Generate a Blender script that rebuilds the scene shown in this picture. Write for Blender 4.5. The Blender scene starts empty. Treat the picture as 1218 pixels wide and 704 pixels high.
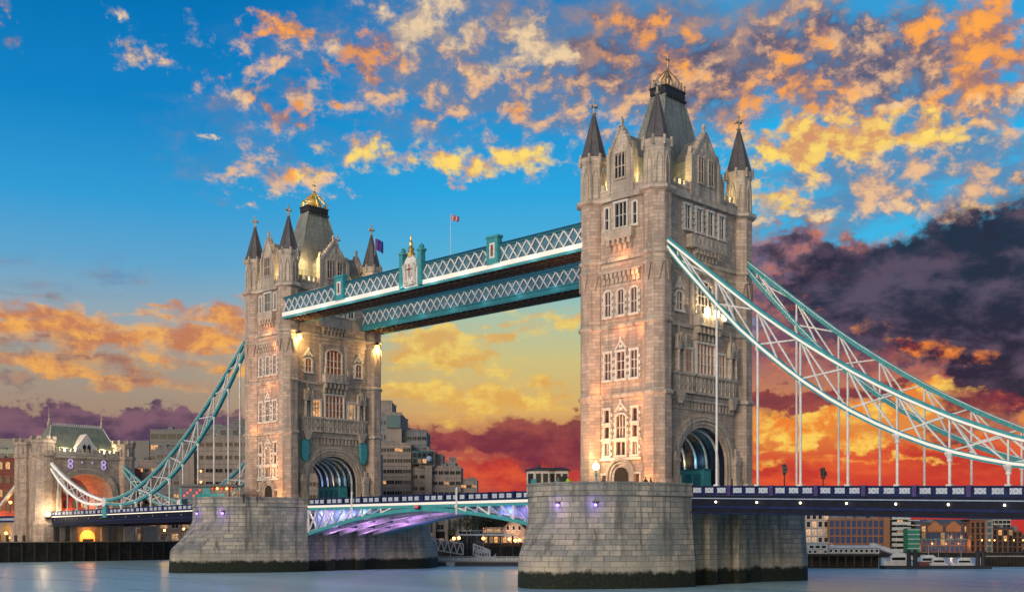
import bpy, math, random
from mathutils import Vector, Matrix
random.seed(7)
R = math.radians
sc = bpy.context.scene
COL = sc.collection

# ------------------------------------------------------------------ camera
CAMP = (136.673, -128.284, 6.627)
YAW = 2.346
cd = bpy.data.cameras.new('camera')
cam = bpy.data.objects.new('camera', cd)
COL.objects.link(cam)
cam.location = CAMP
cam.rotation_euler = (R(90), 0, YAW - R(90))
cd.sensor_fit = 'HORIZONTAL'
cd.sensor_width = 36
cd.lens = 36 * 1369.08 / 1218
cd.shift_y = (634.477 - 352) / 1218
cd.clip_end = 30000
cd.clip_start = 0.5
sc.camera = cam

# ------------------------------------------------------------------ node helper
class NT:
    def __init__(s, tree): s.t = tree; s.n = tree.nodes; s.l = tree.links
    def _set(s, sock, v):
        if v is None: return
        if hasattr(v, 'is_output'): s.l.new(v, sock)
        else: sock.default_value = v
    def node(s, typ, ins=None, **kw):
        n = s.n.new(typ)
        for k, v in kw.items(): setattr(n, k, v)
        for k, v in (ins or {}).items(): s._set(n.inputs[k], v)
        return n
    def m(s, op, a, b=None, c=None, clamp=False):
        n = s.n.new('ShaderNodeMath'); n.operation = op; n.use_clamp = clamp
        s._set(n.inputs[0], a); s._set(n.inputs[1], b); s._set(n.inputs[2], c)
        return n.outputs[0]
    def mix(s, f, a, b, mode='MIX'):
        n = s.n.new('ShaderNodeMix'); n.data_type = 'RGBA'; n.blend_type = mode
        def c4(v): return (*v, 1) if isinstance(v, tuple) and len(v) == 3 else v
        s._set(n.inputs[0], f); s._set(n.inputs[6], c4(a)); s._set(n.inputs[7], c4(b))
        return n.outputs[2]
    def ramp(s, f, stops, interp='LINEAR'):
        n = s.n.new('ShaderNodeValToRGB'); n.color_ramp.interpolation = interp
        e = n.color_ramp.elements
        while len(e) < len(stops): e.new(0.5)
        for k, (p, c) in zip(e, stops):
            k.position = p; k.color = (*c, 1) if len(c) == 3 else c
        s._set(n.inputs[0], f); return n.outputs[0]
    def smooth(s, x, a, b):
        n = s.n.new('ShaderNodeMapRange'); n.interpolation_type = 'SMOOTHSTEP'
        s._set(n.inputs[0], x); n.inputs[1].default_value = a; n.inputs[2].default_value = b
        return n.outputs[0]
    def noise(s, v, scale, detail=5, rough=0.55, dist=0.0):
        n = s.node('ShaderNodeTexNoise', {'Vector': v, 'Scale': scale, 'Detail': detail, 'Roughness': rough, 'Distortion': dist})
        return n.outputs[0]
    def xyz(s, x, y, z):
        return s.node('ShaderNodeCombineXYZ', {0: x, 1: y, 2: z}).outputs[0]

def lin(r, g, b):
    f = lambda c: c / 12.92 if c <= 0.04045 else ((c + 0.055) / 1.055) ** 2.4
    return (f(r / 255), f(g / 255), f(b / 255))

# ------------------------------------------------------------------ world: dusk sky with lit clouds
w = bpy.data.worlds.new('World'); sc.world = w; w.use_nodes = True
T = NT(w.node_tree); T.n.clear()
SUN_EL, SUN_AZ = R(16), R(-76)       # soft sun added on the camera side to warm the facades
SKY_STRENGTH = 0.10
gen = T.node('ShaderNodeTexCoord').outputs['Generated']
sep = T.node('ShaderNodeSeparateXYZ', {0: gen})
dx, dy, dz = sep.outputs
azr = T.m('ARCTAN2', dy, dx)
A = T.m('MULTIPLY', T.m('SUBTRACT', math.radians(134.43), azr), 57.29578)   # degrees clockwise from the bridge view
A = T.m('SUBTRACT', T.m('MODULO', T.m('ADD', A, 540.0), 360.0), 180.0)
EL = T.m('MULTIPLY', T.m('ARCSINE', dz), 57.29578)
elc = T.m('DIVIDE', T.m('MAXIMUM', EL, 0.0), 30.0, clamp=True)
def e(deg): return max(0, min(1, deg / 30.0))
left = T.ramp(elc, [(e(0), lin(112, 88, 100)), (e(4.3), lin(118, 98, 112)), (e(5.6), lin(165, 138, 118)), (e(8), lin(165, 155, 140)),
                    (e(10.2), lin(150, 168, 178)), (e(12.6), lin(98, 165, 205)), (e(15.5), lin(52, 156, 212)), (e(19.5), lin(20, 132, 198)), (e(25), lin(2, 110, 178))])
mid = T.ramp(elc, [(e(0), lin(168, 66, 60)), (e(3.2), lin(186, 78, 68)), (e(4.6), lin(178, 92, 76)), (e(6.0), lin(218, 172, 104)),
                   (e(8.6), lin(205, 192, 130)), (e(10.8), lin(168, 194, 172)), (e(13), lin(92, 178, 212)), (e(16.5), lin(45, 165, 222)), (e(20), lin(30, 146, 210)), (e(25), lin(30, 125, 190))])
right = T.ramp(elc, [(e(0), lin(186, 50, 48)), (e(2.4), lin(205, 64, 50)), (e(3.8), lin(214, 92, 56)), (e(5.0), lin(226, 140, 66)),
                     (e(6.6), lin(200, 130, 92)), (e(8.4), lin(160, 104, 104)), (e(11), lin(110, 155, 190)), (e(13), lin(70, 182, 226)), (e(17), lin(40, 182, 236)), (e(21), lin(40, 165, 225)), (e(25), lin(60, 150, 205))])
base = T.mix(T.smooth(A, -17, 0), left, mid)
base = T.mix(T.smooth(A, 3, 12), base, right)
# overhead the same blue goes on
base = T.mix(T.smooth(EL, 28, 60), base, lin(20, 85, 150))
P1 = T.xyz(T.m('MULTIPLY', A, 1.0), T.m('MULTIPLY', EL, 1.3), 0.0)
warp = T.noise(P1, 0.25, 3, 0.5)
n1 = T.noise(P1, 0.66, 9, 0.62, 0.15)
P1b = T.xyz(T.m('ADD', A, 0.25), T.m('ADD', T.m('MULTIPLY', EL, 1.3), -0.6), 0.0)
n1b = T.noise(P1b, 0.66, 9, 0.62, 0.15)
# streaky noise near the horizon
P2 = T.xyz(T.m('MULTIPLY', A, 0.35), T.m('MULTIPLY', EL, 2.4), 3.7)
n2 = T.noise(P2, 0.42, 7, 0.58, 0.4)
P3 = T.xyz(T.m('MULTIPLY', A, 0.55), T.m('MULTIPLY', EL, 1.5), 9.1)
n3 = T.noise(P3, 0.38, 7, 0.56, 0.5)
nn = lambda n, k: T.m('MULTIPLY', T.m('SUBTRACT', n, 0.5), k)
wcol = T.node('ShaderNodeTexNoise', {'Vector': P1, 'Scale': 0.55, 'Detail': 5.0, 'Roughness': 0.6})
wsep = T.node('ShaderNodeSeparateColor', {0: wcol.outputs[1]})
AW = T.m('ADD', A, nn(wsep.outputs[0], 7.0)); ELW = T.m('ADD', EL, nn(wsep.outputs[1], 3.4))
PW = T.xyz(AW, ELW, 0.0)
def blobs(lst):
    """sum of soft ellipses in (azimuth, elevation) degrees: a, el, ra, re, weight"""
    tot = 0.0
    for a, el, ra, re, wt in lst:
        v = T.node('ShaderNodeVectorMath', {0: PW, 1: (1 / ra, 1 / re, 0), 2: (-a / ra, -el / re, 0)}, operation='MULTIPLY_ADD').outputs[0]
        q = T.n.new('ShaderNodeVectorMath'); q.operation = 'DOT_PRODUCT'; T.l.new(v, q.inputs[0]); T.l.new(v, q.inputs[1])
        g = T.m('POWER', 0.367879, q.outputs['Value'])
        tot = T.m('MULTIPLY_ADD', g, wt, tot)
    return tot
VEIL = [(-5.38, 21.60, 8.30, 3.11, 0.55), (1.72, 22.75, 5.85, 2.32, 0.70), (18.98, 16.70, 5.99, 2.00, 0.60), (-11.52, 18.76, 5.63, 2.38, 0.40), (-20.39, 11.78, 6.62, 1.07, 0.50), (-0.38, 12.54, 5.02, 0.82, 0.40), (8.76, 23.23, 7.36, 2.31, 0.80), (15.94, 20.22, 8.90, 2.75, 0.80), (-2.05, 22.75, 5.02, 2.32, 0.60), (12.00, 14.98, 8.01, 1.62, 0.60), (-16.05, 16.41, 2.32, 1.20, 0.45), (-22.57, 13.08, 4.28, 1.22, 0.30), (3.80, 20.92, 5.00, 1.95, 0.60), (22.64, 18.09, 2.14, 3.58, 0.50)]
MAUVE = [(-2.05, 22.75, 2.93, 1.54, 0.50), (2.13, 20.58, 2.51, 1.18, 0.40), (8.76, 21.10, 3.27, 1.56, 0.80), (18.23, 21.73, 3.02, 1.56, 0.80), (12.00, 18.36, 2.80, 1.19, 0.60), (20.83, 19.00, 2.56, 1.19, 0.60), (10.39, 22.25, 4.45, 2.13, 0.95), (3.80, 21.83, 2.08, 1.17, 0.70), (14.38, 22.47, 2.75, 1.55, 0.80), (19.36, 20.74, 2.24, 1.76, 0.80), (16.33, 20.19, 1.93, 1.57, 0.70), (-0.38, 23.47, 1.88, 1.34, 0.60), (6.29, 23.70, 2.48, 1.15, 0.70), (-11.52, 20.93, 1.81, 1.17, 0.70), (-7.45, 22.41, 1.85, 1.08, 0.70), (-11.32, 23.41, 1.81, 0.77, 0.65), (-4.14, 19.81, 2.08, 0.98, 0.60), (-23.63, 21.86, 1.05, 1.55, 0.70), (20.83, 22.42, 2.19, 1.35, 0.60), (-17.78, 21.71, 0.91, 0.86, 0.55), (13.59, 14.70, 4.74, 0.89, 0.70), (19.73, 12.95, 5.56, 1.22, 0.70), (8.35, 20.76, 2.46, 1.17, 0.60), (3.39, 23.26, 2.50, 1.15, 0.50), (23.00, 15.75, 1.77, 1.61, 0.60)]
ORANGE = [(-7.04, 22.79, 1.81, 0.77, 0.60), (-6.62, 21.56, 1.24, 0.43, 0.70), (-11.72, 23.21, 1.77, 0.54, 0.60), (-10.71, 19.54, 1.21, 0.55, 0.60), (20.10, 22.19, 1.85, 0.70, 0.60), (10.39, 21.01, 2.02, 0.78, 0.60), (15.55, 20.61, 1.94, 0.78, 0.50), (23.00, 20.78, 1.77, 1.57, 0.80), (-11.52, 23.50, 1.69, 0.54, 0.80), (-7.45, 21.95, 1.07, 0.50, 0.85), (-7.65, 23.00, 1.48, 0.62, 0.60), (-10.91, 19.96, 1.37, 0.71, 0.75), (6.71, 22.45, 2.48, 0.85, 0.90), (5.88, 23.99, 1.86, 0.61, 0.70), (13.79, 21.65, 1.58, 1.48, 1.00), (22.10, 20.23, 2.16, 1.96, 0.90), (22.64, 22.50, 2.14, 1.35, 0.80), (0.04, 20.04, 1.26, 0.55, 0.75), (-14.50, 20.95, 0.71, 0.31, 0.75), (-7.04, 18.80, 1.85, 0.55, 0.60), (2.13, 21.42, 0.75, 0.35, 0.60), (12.00, 19.64, 2.00, 0.87, 0.80), (17.85, 18.97, 2.65, 1.19, 0.60), (-23.56, 22.10, 0.98, 0.70, 0.80), (-10.71, 17.13, 1.13, 0.36, 0.60), (-10.71, 16.76, 0.48, 0.28, 0.60), (19.36, 22.45, 1.49, 0.46, 0.50), (7.94, 23.10, 2.05, 0.77, 0.60), (-11.12, 20.42, 0.81, 0.39, 0.40)]
YELLOW = [(18.23, 18.04, 2.64, 0.56, 0.70), (14.38, 18.56, 1.96, 0.71, 0.70), (-7.45, 18.15, 1.98, 0.80, 0.90), (0.46, 17.91, 3.35, 0.80, 1.00), (-2.47, 17.59, 1.67, 0.40, 0.70), (-4.55, 17.93, 1.66, 0.48, 0.70), (16.33, 18.47, 3.66, 0.95, 0.95), (13.99, 17.93, 2.76, 0.64, 0.85), (21.20, 17.48, 1.46, 0.56, 0.75), (12.80, 16.07, 1.99, 0.64, 0.90), (15.36, 17.20, 1.95, 0.48, 0.80), (15.94, 15.11, 1.16, 0.32, 0.60), (12.80, 15.32, 1.59, 0.40, 0.70), (19.36, 17.46, 1.49, 0.48, 0.60), (-6.00, 18.83, 0.66, 0.32, 0.70), (-10.31, 16.70, 0.73, 0.32, 0.70), (23.00, 15.04, 1.06, 0.57, 0.60), (20.10, 18.74, 1.48, 0.55, 0.60)]
PALE = [(-0.80, 22.76, 2.09, 1.16, 0.50), (-5.38, 24.08, 2.07, 0.76, 0.50), (-9.50, 22.13, 1.22, 0.78, 0.50), (-12.72, 20.49, 0.96, 0.78, 0.50), (18.23, 19.64, 1.51, 0.55, 0.50), (13.59, 15.08, 2.37, 0.40, 0.60), (20.47, 15.65, 1.47, 0.32, 0.50), (-4.14, 23.94, 2.08, 1.15, 0.90), (1.09, 23.29, 1.67, 1.15, 0.80), (1.30, 22.40, 2.09, 0.62, 0.60), (15.94, 21.97, 1.16, 0.39, 0.40), (-17.78, 21.78, 0.99, 0.93, 0.55), (-13.39, 16.67, 0.40, 0.24, 0.70), (-12.12, 15.96, 0.56, 0.20, 0.70), (-8.07, 16.42, 0.57, 0.24, 0.70), (-14.69, 18.64, 0.39, 0.24, 0.60), (-12.12, 17.39, 0.40, 0.24, 0.50), (23.00, 19.08, 1.42, 1.19, 0.60), (18.23, 17.32, 1.51, 0.40, 0.60), (12.80, 15.01, 2.39, 0.40, 0.60), (15.94, 14.81, 1.55, 0.28, 0.60), (23.35, 15.00, 1.06, 0.49, 0.70), (20.83, 16.70, 0.51, 0.24, 0.50), (-19.28, 22.79, 0.52, 0.39, 0.50), (18.61, 15.27, 1.13, 0.28, 0.50)]
LOWORANGE = [(-21.85, 7.51, 3.97, 0.41, 0.50), (-2.05, 3.95, 3.34, 0.33, 0.40), (-21.85, 10.24, 4.33, 0.54, 0.80), (-15.86, 9.55, 2.71, 0.58, 0.75), (-19.66, 8.70, 4.45, 0.54, 0.65), (-20.76, 9.29, 4.39, 0.91, 0.60), (-17.02, 7.34, 4.59, 0.66, 0.60), (-13.91, 8.65, 1.97, 1.65, 0.60), (-22.92, 7.83, 2.13, 0.50, 0.50), (-14.69, 10.59, 2.35, 0.49, 0.60)]
LOWGREY = [(-22.92, 8.59, 3.20, 0.58, 0.75), (-23.45, 6.59, 1.94, 0.50, 0.90), (-19.28, 7.64, 5.59, 0.58, 0.50), (-21.85, 10.92, 4.33, 0.41, 0.40), (-15.47, 6.61, 2.33, 0.42, 0.40)]
LOWYELLOW = [(2.13, 10.32, 2.09, 0.33, 0.60), (0.46, 9.72, 2.09, 0.29, 0.50), (-4.55, 9.28, 2.91, 0.50, 0.85), (-2.89, 8.69, 2.50, 0.58, 0.80), (-2.05, 6.23, 5.02, 0.92, 0.90), (0.88, 10.73, 3.35, 0.49, 0.80), (1.30, 6.85, 2.51, 0.58, 0.70), (-5.59, 8.05, 1.66, 0.41, 0.60), (-0.80, 8.08, 2.51, 0.33, 0.50), (12.80, 15.69, 1.59, 0.48, 0.60), (-2.89, 9.71, 2.09, 0.33, 0.60), (-4.55, 7.04, 2.50, 0.42, 0.60)]
FIRE = [(15.94, 5.40, 4.64, 0.58, 0.90), (13.20, 4.45, 2.38, 0.50, 0.90), (19.36, 6.47, 2.24, 0.42, 0.70), (18.23, 5.88, 3.02, 0.37, 0.80), (14.38, 5.24, 2.36, 0.38, 0.80), (15.94, 4.52, 4.26, 0.33, 0.80), (13.59, 3.64, 2.37, 0.29, 0.60), (20.83, 6.72, 1.83, 0.33, 0.60), (12.80, 7.89, 0.96, 0.41, 0.50), (19.36, 8.02, 1.86, 0.33, 0.60), (18.23, 3.55, 2.27, 0.25, 0.60), (12.80, 11.46, 1.19, 0.49, 0.50), (22.64, 4.99, 1.43, 0.42, 0.60)]
RED = [(19.36, 8.60, 3.35, 0.66, 0.90), (21.56, 7.53, 2.53, 0.83, 0.90), (17.09, 2.98, 6.12, 0.84, 0.80), (20.47, 3.70, 5.14, 0.58, 0.70), (12.80, 2.43, 2.39, 0.84, 0.70), (-1.63, 3.11, 3.76, 1.00, 0.60), (1.72, 2.90, 2.51, 0.84, 0.70), (15.94, 12.07, 2.71, 0.82, 0.50), (23.00, 1.71, 2.13, 0.59, 0.80)]
BANK = [(23.00, 11.57, 3.19, 2.87, 1.20), (18.23, 12.31, 3.40, 1.43, 0.90), (22.64, 8.23, 2.85, 1.66, 0.80), (20.10, 11.23, 5.54, 2.26, 1.25), (23.70, 12.61, 3.16, 2.25, 1.10), (23.35, 8.94, 2.82, 2.48, 1.10), (16.71, 10.48, 3.46, 1.44, 0.90), (13.20, 13.38, 2.38, 0.49, 0.50), (14.38, 12.16, 2.36, 1.02, 0.70), (23.70, 6.66, 1.75, 1.25, 0.90), (21.92, 9.41, 2.52, 1.24, 0.90)]
BANKEDGE = [(16.71, 8.93, 3.46, 0.99, 0.80), (20.47, 7.58, 2.94, 0.75, 0.70), (13.59, 13.36, 2.77, 1.22, 0.80), (12.40, 10.29, 1.20, 1.65, 0.70), (13.20, 11.44, 1.98, 1.64, 0.90), (15.16, 9.39, 2.34, 1.24, 0.90), (14.38, 12.93, 2.75, 0.82, 0.70), (17.85, 8.29, 3.03, 0.83, 0.70), (12.80, 8.69, 1.19, 1.24, 0.60), (21.92, 13.87, 2.52, 0.65, 0.60), (16.33, 13.58, 2.31, 0.57, 0.50), (23.00, 5.17, 1.77, 1.25, 0.70)]
GLOW = [(19.36, 8.72, 2.24, 0.50, 0.60), (17.47, 9.67, 1.52, 0.41, 0.40), (21.20, 7.85, 1.82, 0.50, 0.60), (23.00, 6.31, 1.06, 0.50, 0.50), (14.38, 10.80, 1.18, 0.49, 0.50), (13.00, 12.42, 0.99, 0.49, 0.45)]
PUFFS = [(-2.05, 20.95, 5.02, 1.95, 0.30), (2.13, 19.85, 3.76, 1.18, 0.28), (-12.72, 21.56, 4.78, 2.34, 0.38), (20.83, 16.52, 4.02, 2.01, 0.45), (11.20, 17.67, 3.22, 2.39, 0.40), (18.98, 19.91, 4.49, 2.36, 0.40), (-11.52, 16.71, 3.21, 1.20, 0.50), (21.92, 14.78, 2.88, 0.57, 0.50), (6.29, 20.48, 3.31, 1.96, 0.50), (-7.86, 20.78, 6.98, 3.52, 0.42), (15.94, 18.79, 8.90, 4.75, 0.50), (-11.52, 16.90, 4.42, 1.60, 0.38), (17.85, 15.52, 6.45, 1.21, 0.50), (0.46, 20.60, 4.18, 2.35, 0.40), (-17.78, 21.78, 2.28, 1.17, 0.35), (13.20, 22.22, 5.95, 2.32, 0.40)]
PURPLE = [(-20.76, 5.25, 5.12, 0.58, 1.10), (-16.63, 5.38, 3.07, 0.50, 0.90), (-22.57, 4.22, 3.93, 0.92, 1.20), (-17.40, 3.97, 4.19, 1.09, 1.00), (-22.92, 4.98, 2.13, 0.50, 0.60), (-13.91, 5.45, 1.58, 0.42, 0.50), (-23.28, 8.75, 1.77, 0.58, 0.40), (-10.71, 4.70, 2.42, 0.83, 0.40)]
MAROON = [(22.82, 6.01, 2.13, 1.00, 0.90), (20.47, 4.67, 3.31, 0.29, 0.60), (13.20, 6.47, 2.38, 0.50, 0.80), (17.47, 6.73, 2.28, 0.33, 0.60), (15.16, 3.01, 3.51, 0.25, 0.40), (0.46, 4.99, 4.60, 0.58, 1.00), (3.39, 5.39, 2.50, 0.58, 1.00), (-2.89, 4.77, 2.50, 0.33, 0.80), (13.20, 6.67, 2.18, 0.58, 1.00), (15.94, 6.91, 1.93, 0.37, 0.70), (3.39, 4.15, 2.50, 0.58, 0.80), (12.40, 5.48, 0.80, 0.42, 0.50), (1.30, 3.95, 2.51, 0.50, 0.70), (20.83, 5.25, 2.56, 0.33, 0.50), (-0.38, 3.32, 2.51, 0.25, 0.30)]

def cloudlayer(col, bl, nz, k, t0, t1, dark, lit, shade, a=1.0):
    B = blobs(bl)
    d = T.m('ADD', B, T.m('MULTIPLY', nn(nz, k), T.m('MULTIPLY', B, 1.7, clamp=True)))
    al = T.m('MULTIPLY', T.smooth(d, t0, t1), a)
    return T.mix(al, col, T.mix(shade, dark, lit))
lit1 = T.smooth(T.m('SUBTRACT', n1, n1b), -0.09, 0.11)
core1 = T.smooth(n1, 0.40, 0.62)
core3 = T.smooth(T.m('ADD', T.m('MULTIPLY', n3, 0.6), T.m('MULTIPLY', n1, 0.4)), 0.42, 0.60)
mixlit = T.m('ADD', T.m('MULTIPLY', lit1, 0.65), T.m('MULTIPLY', core3, 0.35))
c = base
c = cloudlayer(c, VEIL, n3, 2.6, 0.18, 1.0, lin(96, 128, 168), lin(150, 135, 140), core1, 0.75)
c = cloudlayer(c, MAUVE, n1, 4.0, 0.24, 1.35, lin(84, 84, 112), lin(172, 138, 128), mixlit, 0.92)
c = cloudlayer(c, PUFFS, n1, 5.6, 0.46, 1.5, lin(150, 130, 138), lin(250, 196, 140), mixlit, 0.85)
c = cloudlayer(c, ORANGE, n1, 4.4, 0.32, 1.5, lin(150, 114, 118), lin(255, 168, 78), mixlit)
c = cloudlayer(c, YELLOW, n1, 4.4, 0.30, 1.4, lin(212, 150, 110), lin(255, 220, 112), mixlit)
c = cloudlayer(c, PALE, n1, 3.8, 0.22, 1.25, lin(160, 146, 146), lin(246, 214, 168), mixlit, 0.9)
c = cloudlayer(c, LOWORANGE, n2, 3.4, 0.22, 1.05, lin(196, 122, 84), lin(248, 176, 82), core1, 0.93)
c = cloudlayer(c, LOWGREY, n2, 3.0, 0.25, 1.0, lin(112, 98, 108), lin(176, 136, 116), core1, 0.85)
c = cloudlayer(c, LOWYELLOW, n2, 3.6, 0.22, 1.0, lin(224, 166, 82), lin(246, 208, 100), core1, 0.8)
c = cloudlayer(c, RED, n2, 3.0, 0.20, 1.0, lin(186, 48, 46), lin(234, 96, 54), core3, 0.75)
c = cloudlayer(c, FIRE, n2, 3.6, 0.22, 1.05, lin(238, 130, 52), lin(255, 214, 96), core1, 0.9)
c = cloudlayer(c, BANKEDGE, n1, 3.0, 0.20, 1.1, lin(110, 66, 84), lin(186, 108, 92), mixlit, 0.85)
c = cloudlayer(c, BANK, n3, 2.2, 0.30, 0.95, lin(38, 41, 60), lin(88, 76, 96), core3, 0.97)
c = cloudlayer(c, PURPLE, n3, 2.2, 0.26, 0.9, lin(72, 54, 84), lin(128, 90, 108), core3, 0.92)
c = cloudlayer(c, MAROON, n2, 2.6, 0.25, 1.0, lin(112, 46, 64), lin(158, 72, 72), core3, 0.9)
c = cloudlayer(c, GLOW, n1, 3.4, 0.22, 1.0, lin(200, 56, 44), lin(250, 150, 60), mixlit, 0.9)
# unseen half behind the camera: brighter Nishita sky, added to light the facades
sky = T.node('ShaderNodeTexSky', sky_type='NISHITA', sun_disc=False, sun_elevation=SUN_EL, sun_rotation=R(90) - SUN_AZ,
             altitude=10, dust_density=2.0)
bg1 = T.node('ShaderNodeBackground', {'Color': c, 'Strength': 1.0})
bg2 = T.node('ShaderNodeBackground', {'Color': sky.outputs[0], 'Strength': SKY_STRENGTH})
back = T.smooth(T.m('ABSOLUTE', A), 45, 95)
ms = T.node('ShaderNodeMixShader', {0: back, 1: bg1.outputs[0], 2: bg2.outputs[0]})
T.node('ShaderNodeOutputWorld', {'Surface': ms.outputs[0]})

# ------------------------------------------------------------------ sun (soft front light added for the facades) and exposure
sd = bpy.data.lights.new('added_front_sun', 'SUN'); sd.energy = 1.0; sd.angle = R(25); sd.color = (1.0, 0.83, 0.70)
so = bpy.data.objects.new('added_front_sun', sd); COL.objects.link(so)
dsun = Vector((math.cos(SUN_EL) * math.cos(SUN_AZ), math.cos(SUN_EL) * math.sin(SUN_AZ), math.sin(SUN_EL)))
so.rotation_euler = dsun.to_track_quat('Z', 'Y').to_euler()
sc.view_settings.view_transform = 'Standard'
sc.view_settings.look = 'None'
sc.view_settings.exposure = 0.0
sc.view_settings.gamma = 1.0
sc.view_settings.use_curve_mapping = False
sc.render.resolution_x = 1024; sc.render.resolution_y = 591
sc.cycles.max_bounces = 6

# ------------------------------------------------------------------ geometry helpers
class MB:
    def __init__(s, off=(0, 0, 0)):
        s.v = []; s.f = []; s.m = []; s.o = off
    def face(s, pts, m=0):
        i = len(s.v); s.v += [tuple(p) for p in pts]; s.f.append(tuple(range(i, i + len(pts)))); s.m.append(m)
    def hexa(s, p, m=0):
        i = len(s.v); s.v += [tuple(q) for q in p]
        for q in ((0, 3, 2, 1), (4, 5, 6, 7), (0, 1, 5, 4), (1, 2, 6, 5), (2, 3, 7, 6), (3, 0, 4, 7)):
            s.f.append(tuple(i + k for k in q)); s.m.append(m)
    def box(s, x0, y0, z0, x1, y1, z1, m=0):
        if x0 > x1: x0, x1 = x1, x0
        if y0 > y1: y0, y1 = y1, y0
        s.hexa([(x0, y0, z0), (x1, y0, z0), (x1, y1, z0), (x0, y1, z0), (x0, y0, z1), (x1, y0, z1), (x1, y1, z1), (x0, y1, z1)], m)
    def bar(s, p, q, wd, h, m=0, up=(0, 0, 1)):
        p = Vector(p); q = Vector(q); d = (q - p).normalized(); up = Vector(up)
        if abs(d.dot(up)) > 0.98: up = Vector((1, 0, 0)) if abs(d.x) < 0.9 else Vector((0, 1, 0))
        sx = d.cross(up).normalized() * (wd / 2); u = sx.cross(d).normalized() * (h / 2)
        s.hexa([p - sx - u, p + sx - u, p + sx + u, p - sx + u, q - sx - u, q + sx - u, q + sx + u, q - sx + u], m)
    def ring(s, loops, m=0, caps=True, closed=True):
        base = len(s.v); n = len(loops[0])
        for lp in loops: s.v += [tuple(p) for p in lp]
        for k in range(len(loops) - 1):
            for j in range(n if closed else n - 1):
                a = base + k * n + j; b = base + k * n + (j + 1) % n
                s.f.append((a, b, b + n, a + n)); s.m.append(m)
        if caps:
            s.f.append(tuple(base + j for j in reversed(range(n)))); s.m.append(m)
            t = base + (len(loops) - 1) * n
            s.f.append(tuple(t + j for j in range(n))); s.m.append(m)
    def lathe(s, prof, n, cx=0, cy=0, rot=0.0, m=0):
        s.ring([[(cx + r * math.cos(rot + 2 * math.pi * j / n), cy + r * math.sin(rot + 2 * math.pi * j / n), z) for j in range(n)] for r, z in prof], m)
    def tube(s, pts, r, n=6, m=0):
        pts = [Vector(p) for p in pts]; loops = []
        for i, p in enumerate(pts):
            d = (pts[min(i + 1, len(pts) - 1)] - pts[max(i - 1, 0)]).normalized()
            up = Vector((0, 0, 1)) if abs(d.z) < 0.95 else Vector((1, 0, 0))
            a = d.cross(up).normalized(); b = a.cross(d)
            rr = r[i] if isinstance(r, (list, tuple)) else r
            loops.append([p + a * (rr * math.cos(2 * math.pi * j / n)) + b * (rr * math.sin(2 * math.pi * j / n)) for j in range(n)])
        s.ring(loops, m)
    def extrude(s, poly, vec, m=0):
        v = Vector(vec); s.ring([[Vector(p) for p in poly], [Vector(p) + v for p in poly]], m)
    def ball(s, c, r, n=10, k=6, m=0, sz=1.0):
        c = Vector(c)
        s.lathe_at([(max(1e-3, r * math.sin(math.pi * i / k)), -r * sz * math.cos(math.pi * i / k)) for i in range(k + 1)], n, c, m)
    def lathe_at(s, prof, n, c, m=0):
        s.ring([[(c[0] + r * math.cos(2 * math.pi * j / n), c[1] + r * math.sin(2 * math.pi * j / n), c[2] + z) for j in range(n)] for r, z in prof], m)
    def build(s, name, mats, parent=None, smooth=False, uv=None):
        me = bpy.data.meshes.new(name)
        ox, oy, oz = s.o
        me.from_pydata([(x - ox, y - oy, z - oz) for x, y, z in s.v], [], s.f)
        if not isinstance(mats, (list, tuple)): mats = [mats]
        for mt in mats: me.materials.append(mt)
        lay = me.uv_layers.new(name='UVMap').data
        for p, mi in zip(me.polygons, s.m):
            p.material_index = mi; p.use_smooth = smooth
            n = p.normal
            if abs(n.z) > 0.9: t = Vector((1, 0, 0)); b = Vector((0, 1, 0))
            else:
                t = Vector((-n.y, n.x, 0)).normalized(); b = n.cross(t)
                if b.z < 0: b = -b
            for li in p.loop_indices:
                co = me.vertices[me.loops[li].vertex_index].co
                lay[li].uv = uv(co) if (uv and abs(n.z) < 0.9) else (co.dot(t), co.dot(b))
        ob = bpy.data.objects.new(name, me); COL.objects.link(ob)
        if parent: ob.parent = parent
        return ob
def tag(o, label, cat, group=None):
    o['label'] = label; o['category'] = cat
    if group: o['group'] = group
    return o
def thing(name, label, cat, loc=(0, 0, 0), rz=0.0, group=None):
    o = bpy.data.objects.new(name, None); COL.objects.link(o); o.empty_display_size = 0.5
    o.location = loc; o.rotation_euler = (0, 0, rz)
    return tag(o, label, cat, group)
def inst(src, parent, loc=None, rz=None, name=None):
    o = src.copy(); COL.objects.link(o); o.parent = parent
    if loc is not None: o.location = loc
    if rz is not None: o.rotation_euler = (0, 0, rz)
    return o
def copy_tree(o, parent=None):
    c = o.copy(); COL.objects.link(c); c.parent = parent
    for ch in list(o.children): copy_tree(ch, c)
    return c
def lamp(name, parent, loc, energy, color, size=0.3, spot=None, aim=None, blend=0.8):
    ld = bpy.data.lights.new(name, 'SPOT' if spot else 'POINT'); ld.energy = energy; ld.color = color; ld.shadow_soft_size = size
    if spot: ld.spot_size = R(spot); ld.spot_blend = blend
    o = bpy.data.objects.new(name, ld); COL.objects.link(o); o.location = loc
    if parent: o.parent = parent
    if aim: o.rotation_euler = (Vector(loc) - Vector(aim)).to_track_quat('Z', 'Y').to_euler()
    return o
FW = Vector((math.cos(YAW), math.sin(YAW), 0)); RT = Vector((math.sin(YAW), -math.cos(YAW), 0))
FACE = math.atan2(RT.y, RT.x)
def at(px, dep, z=0.0):
    p = Vector(CAMP) + FW * dep + RT * ((px - 609) / 1369.08 * dep); return (p.x, p.y, z)
def zat(py, dep): return CAMP[2] + (634.477 - py) * dep / 1369.08

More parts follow.
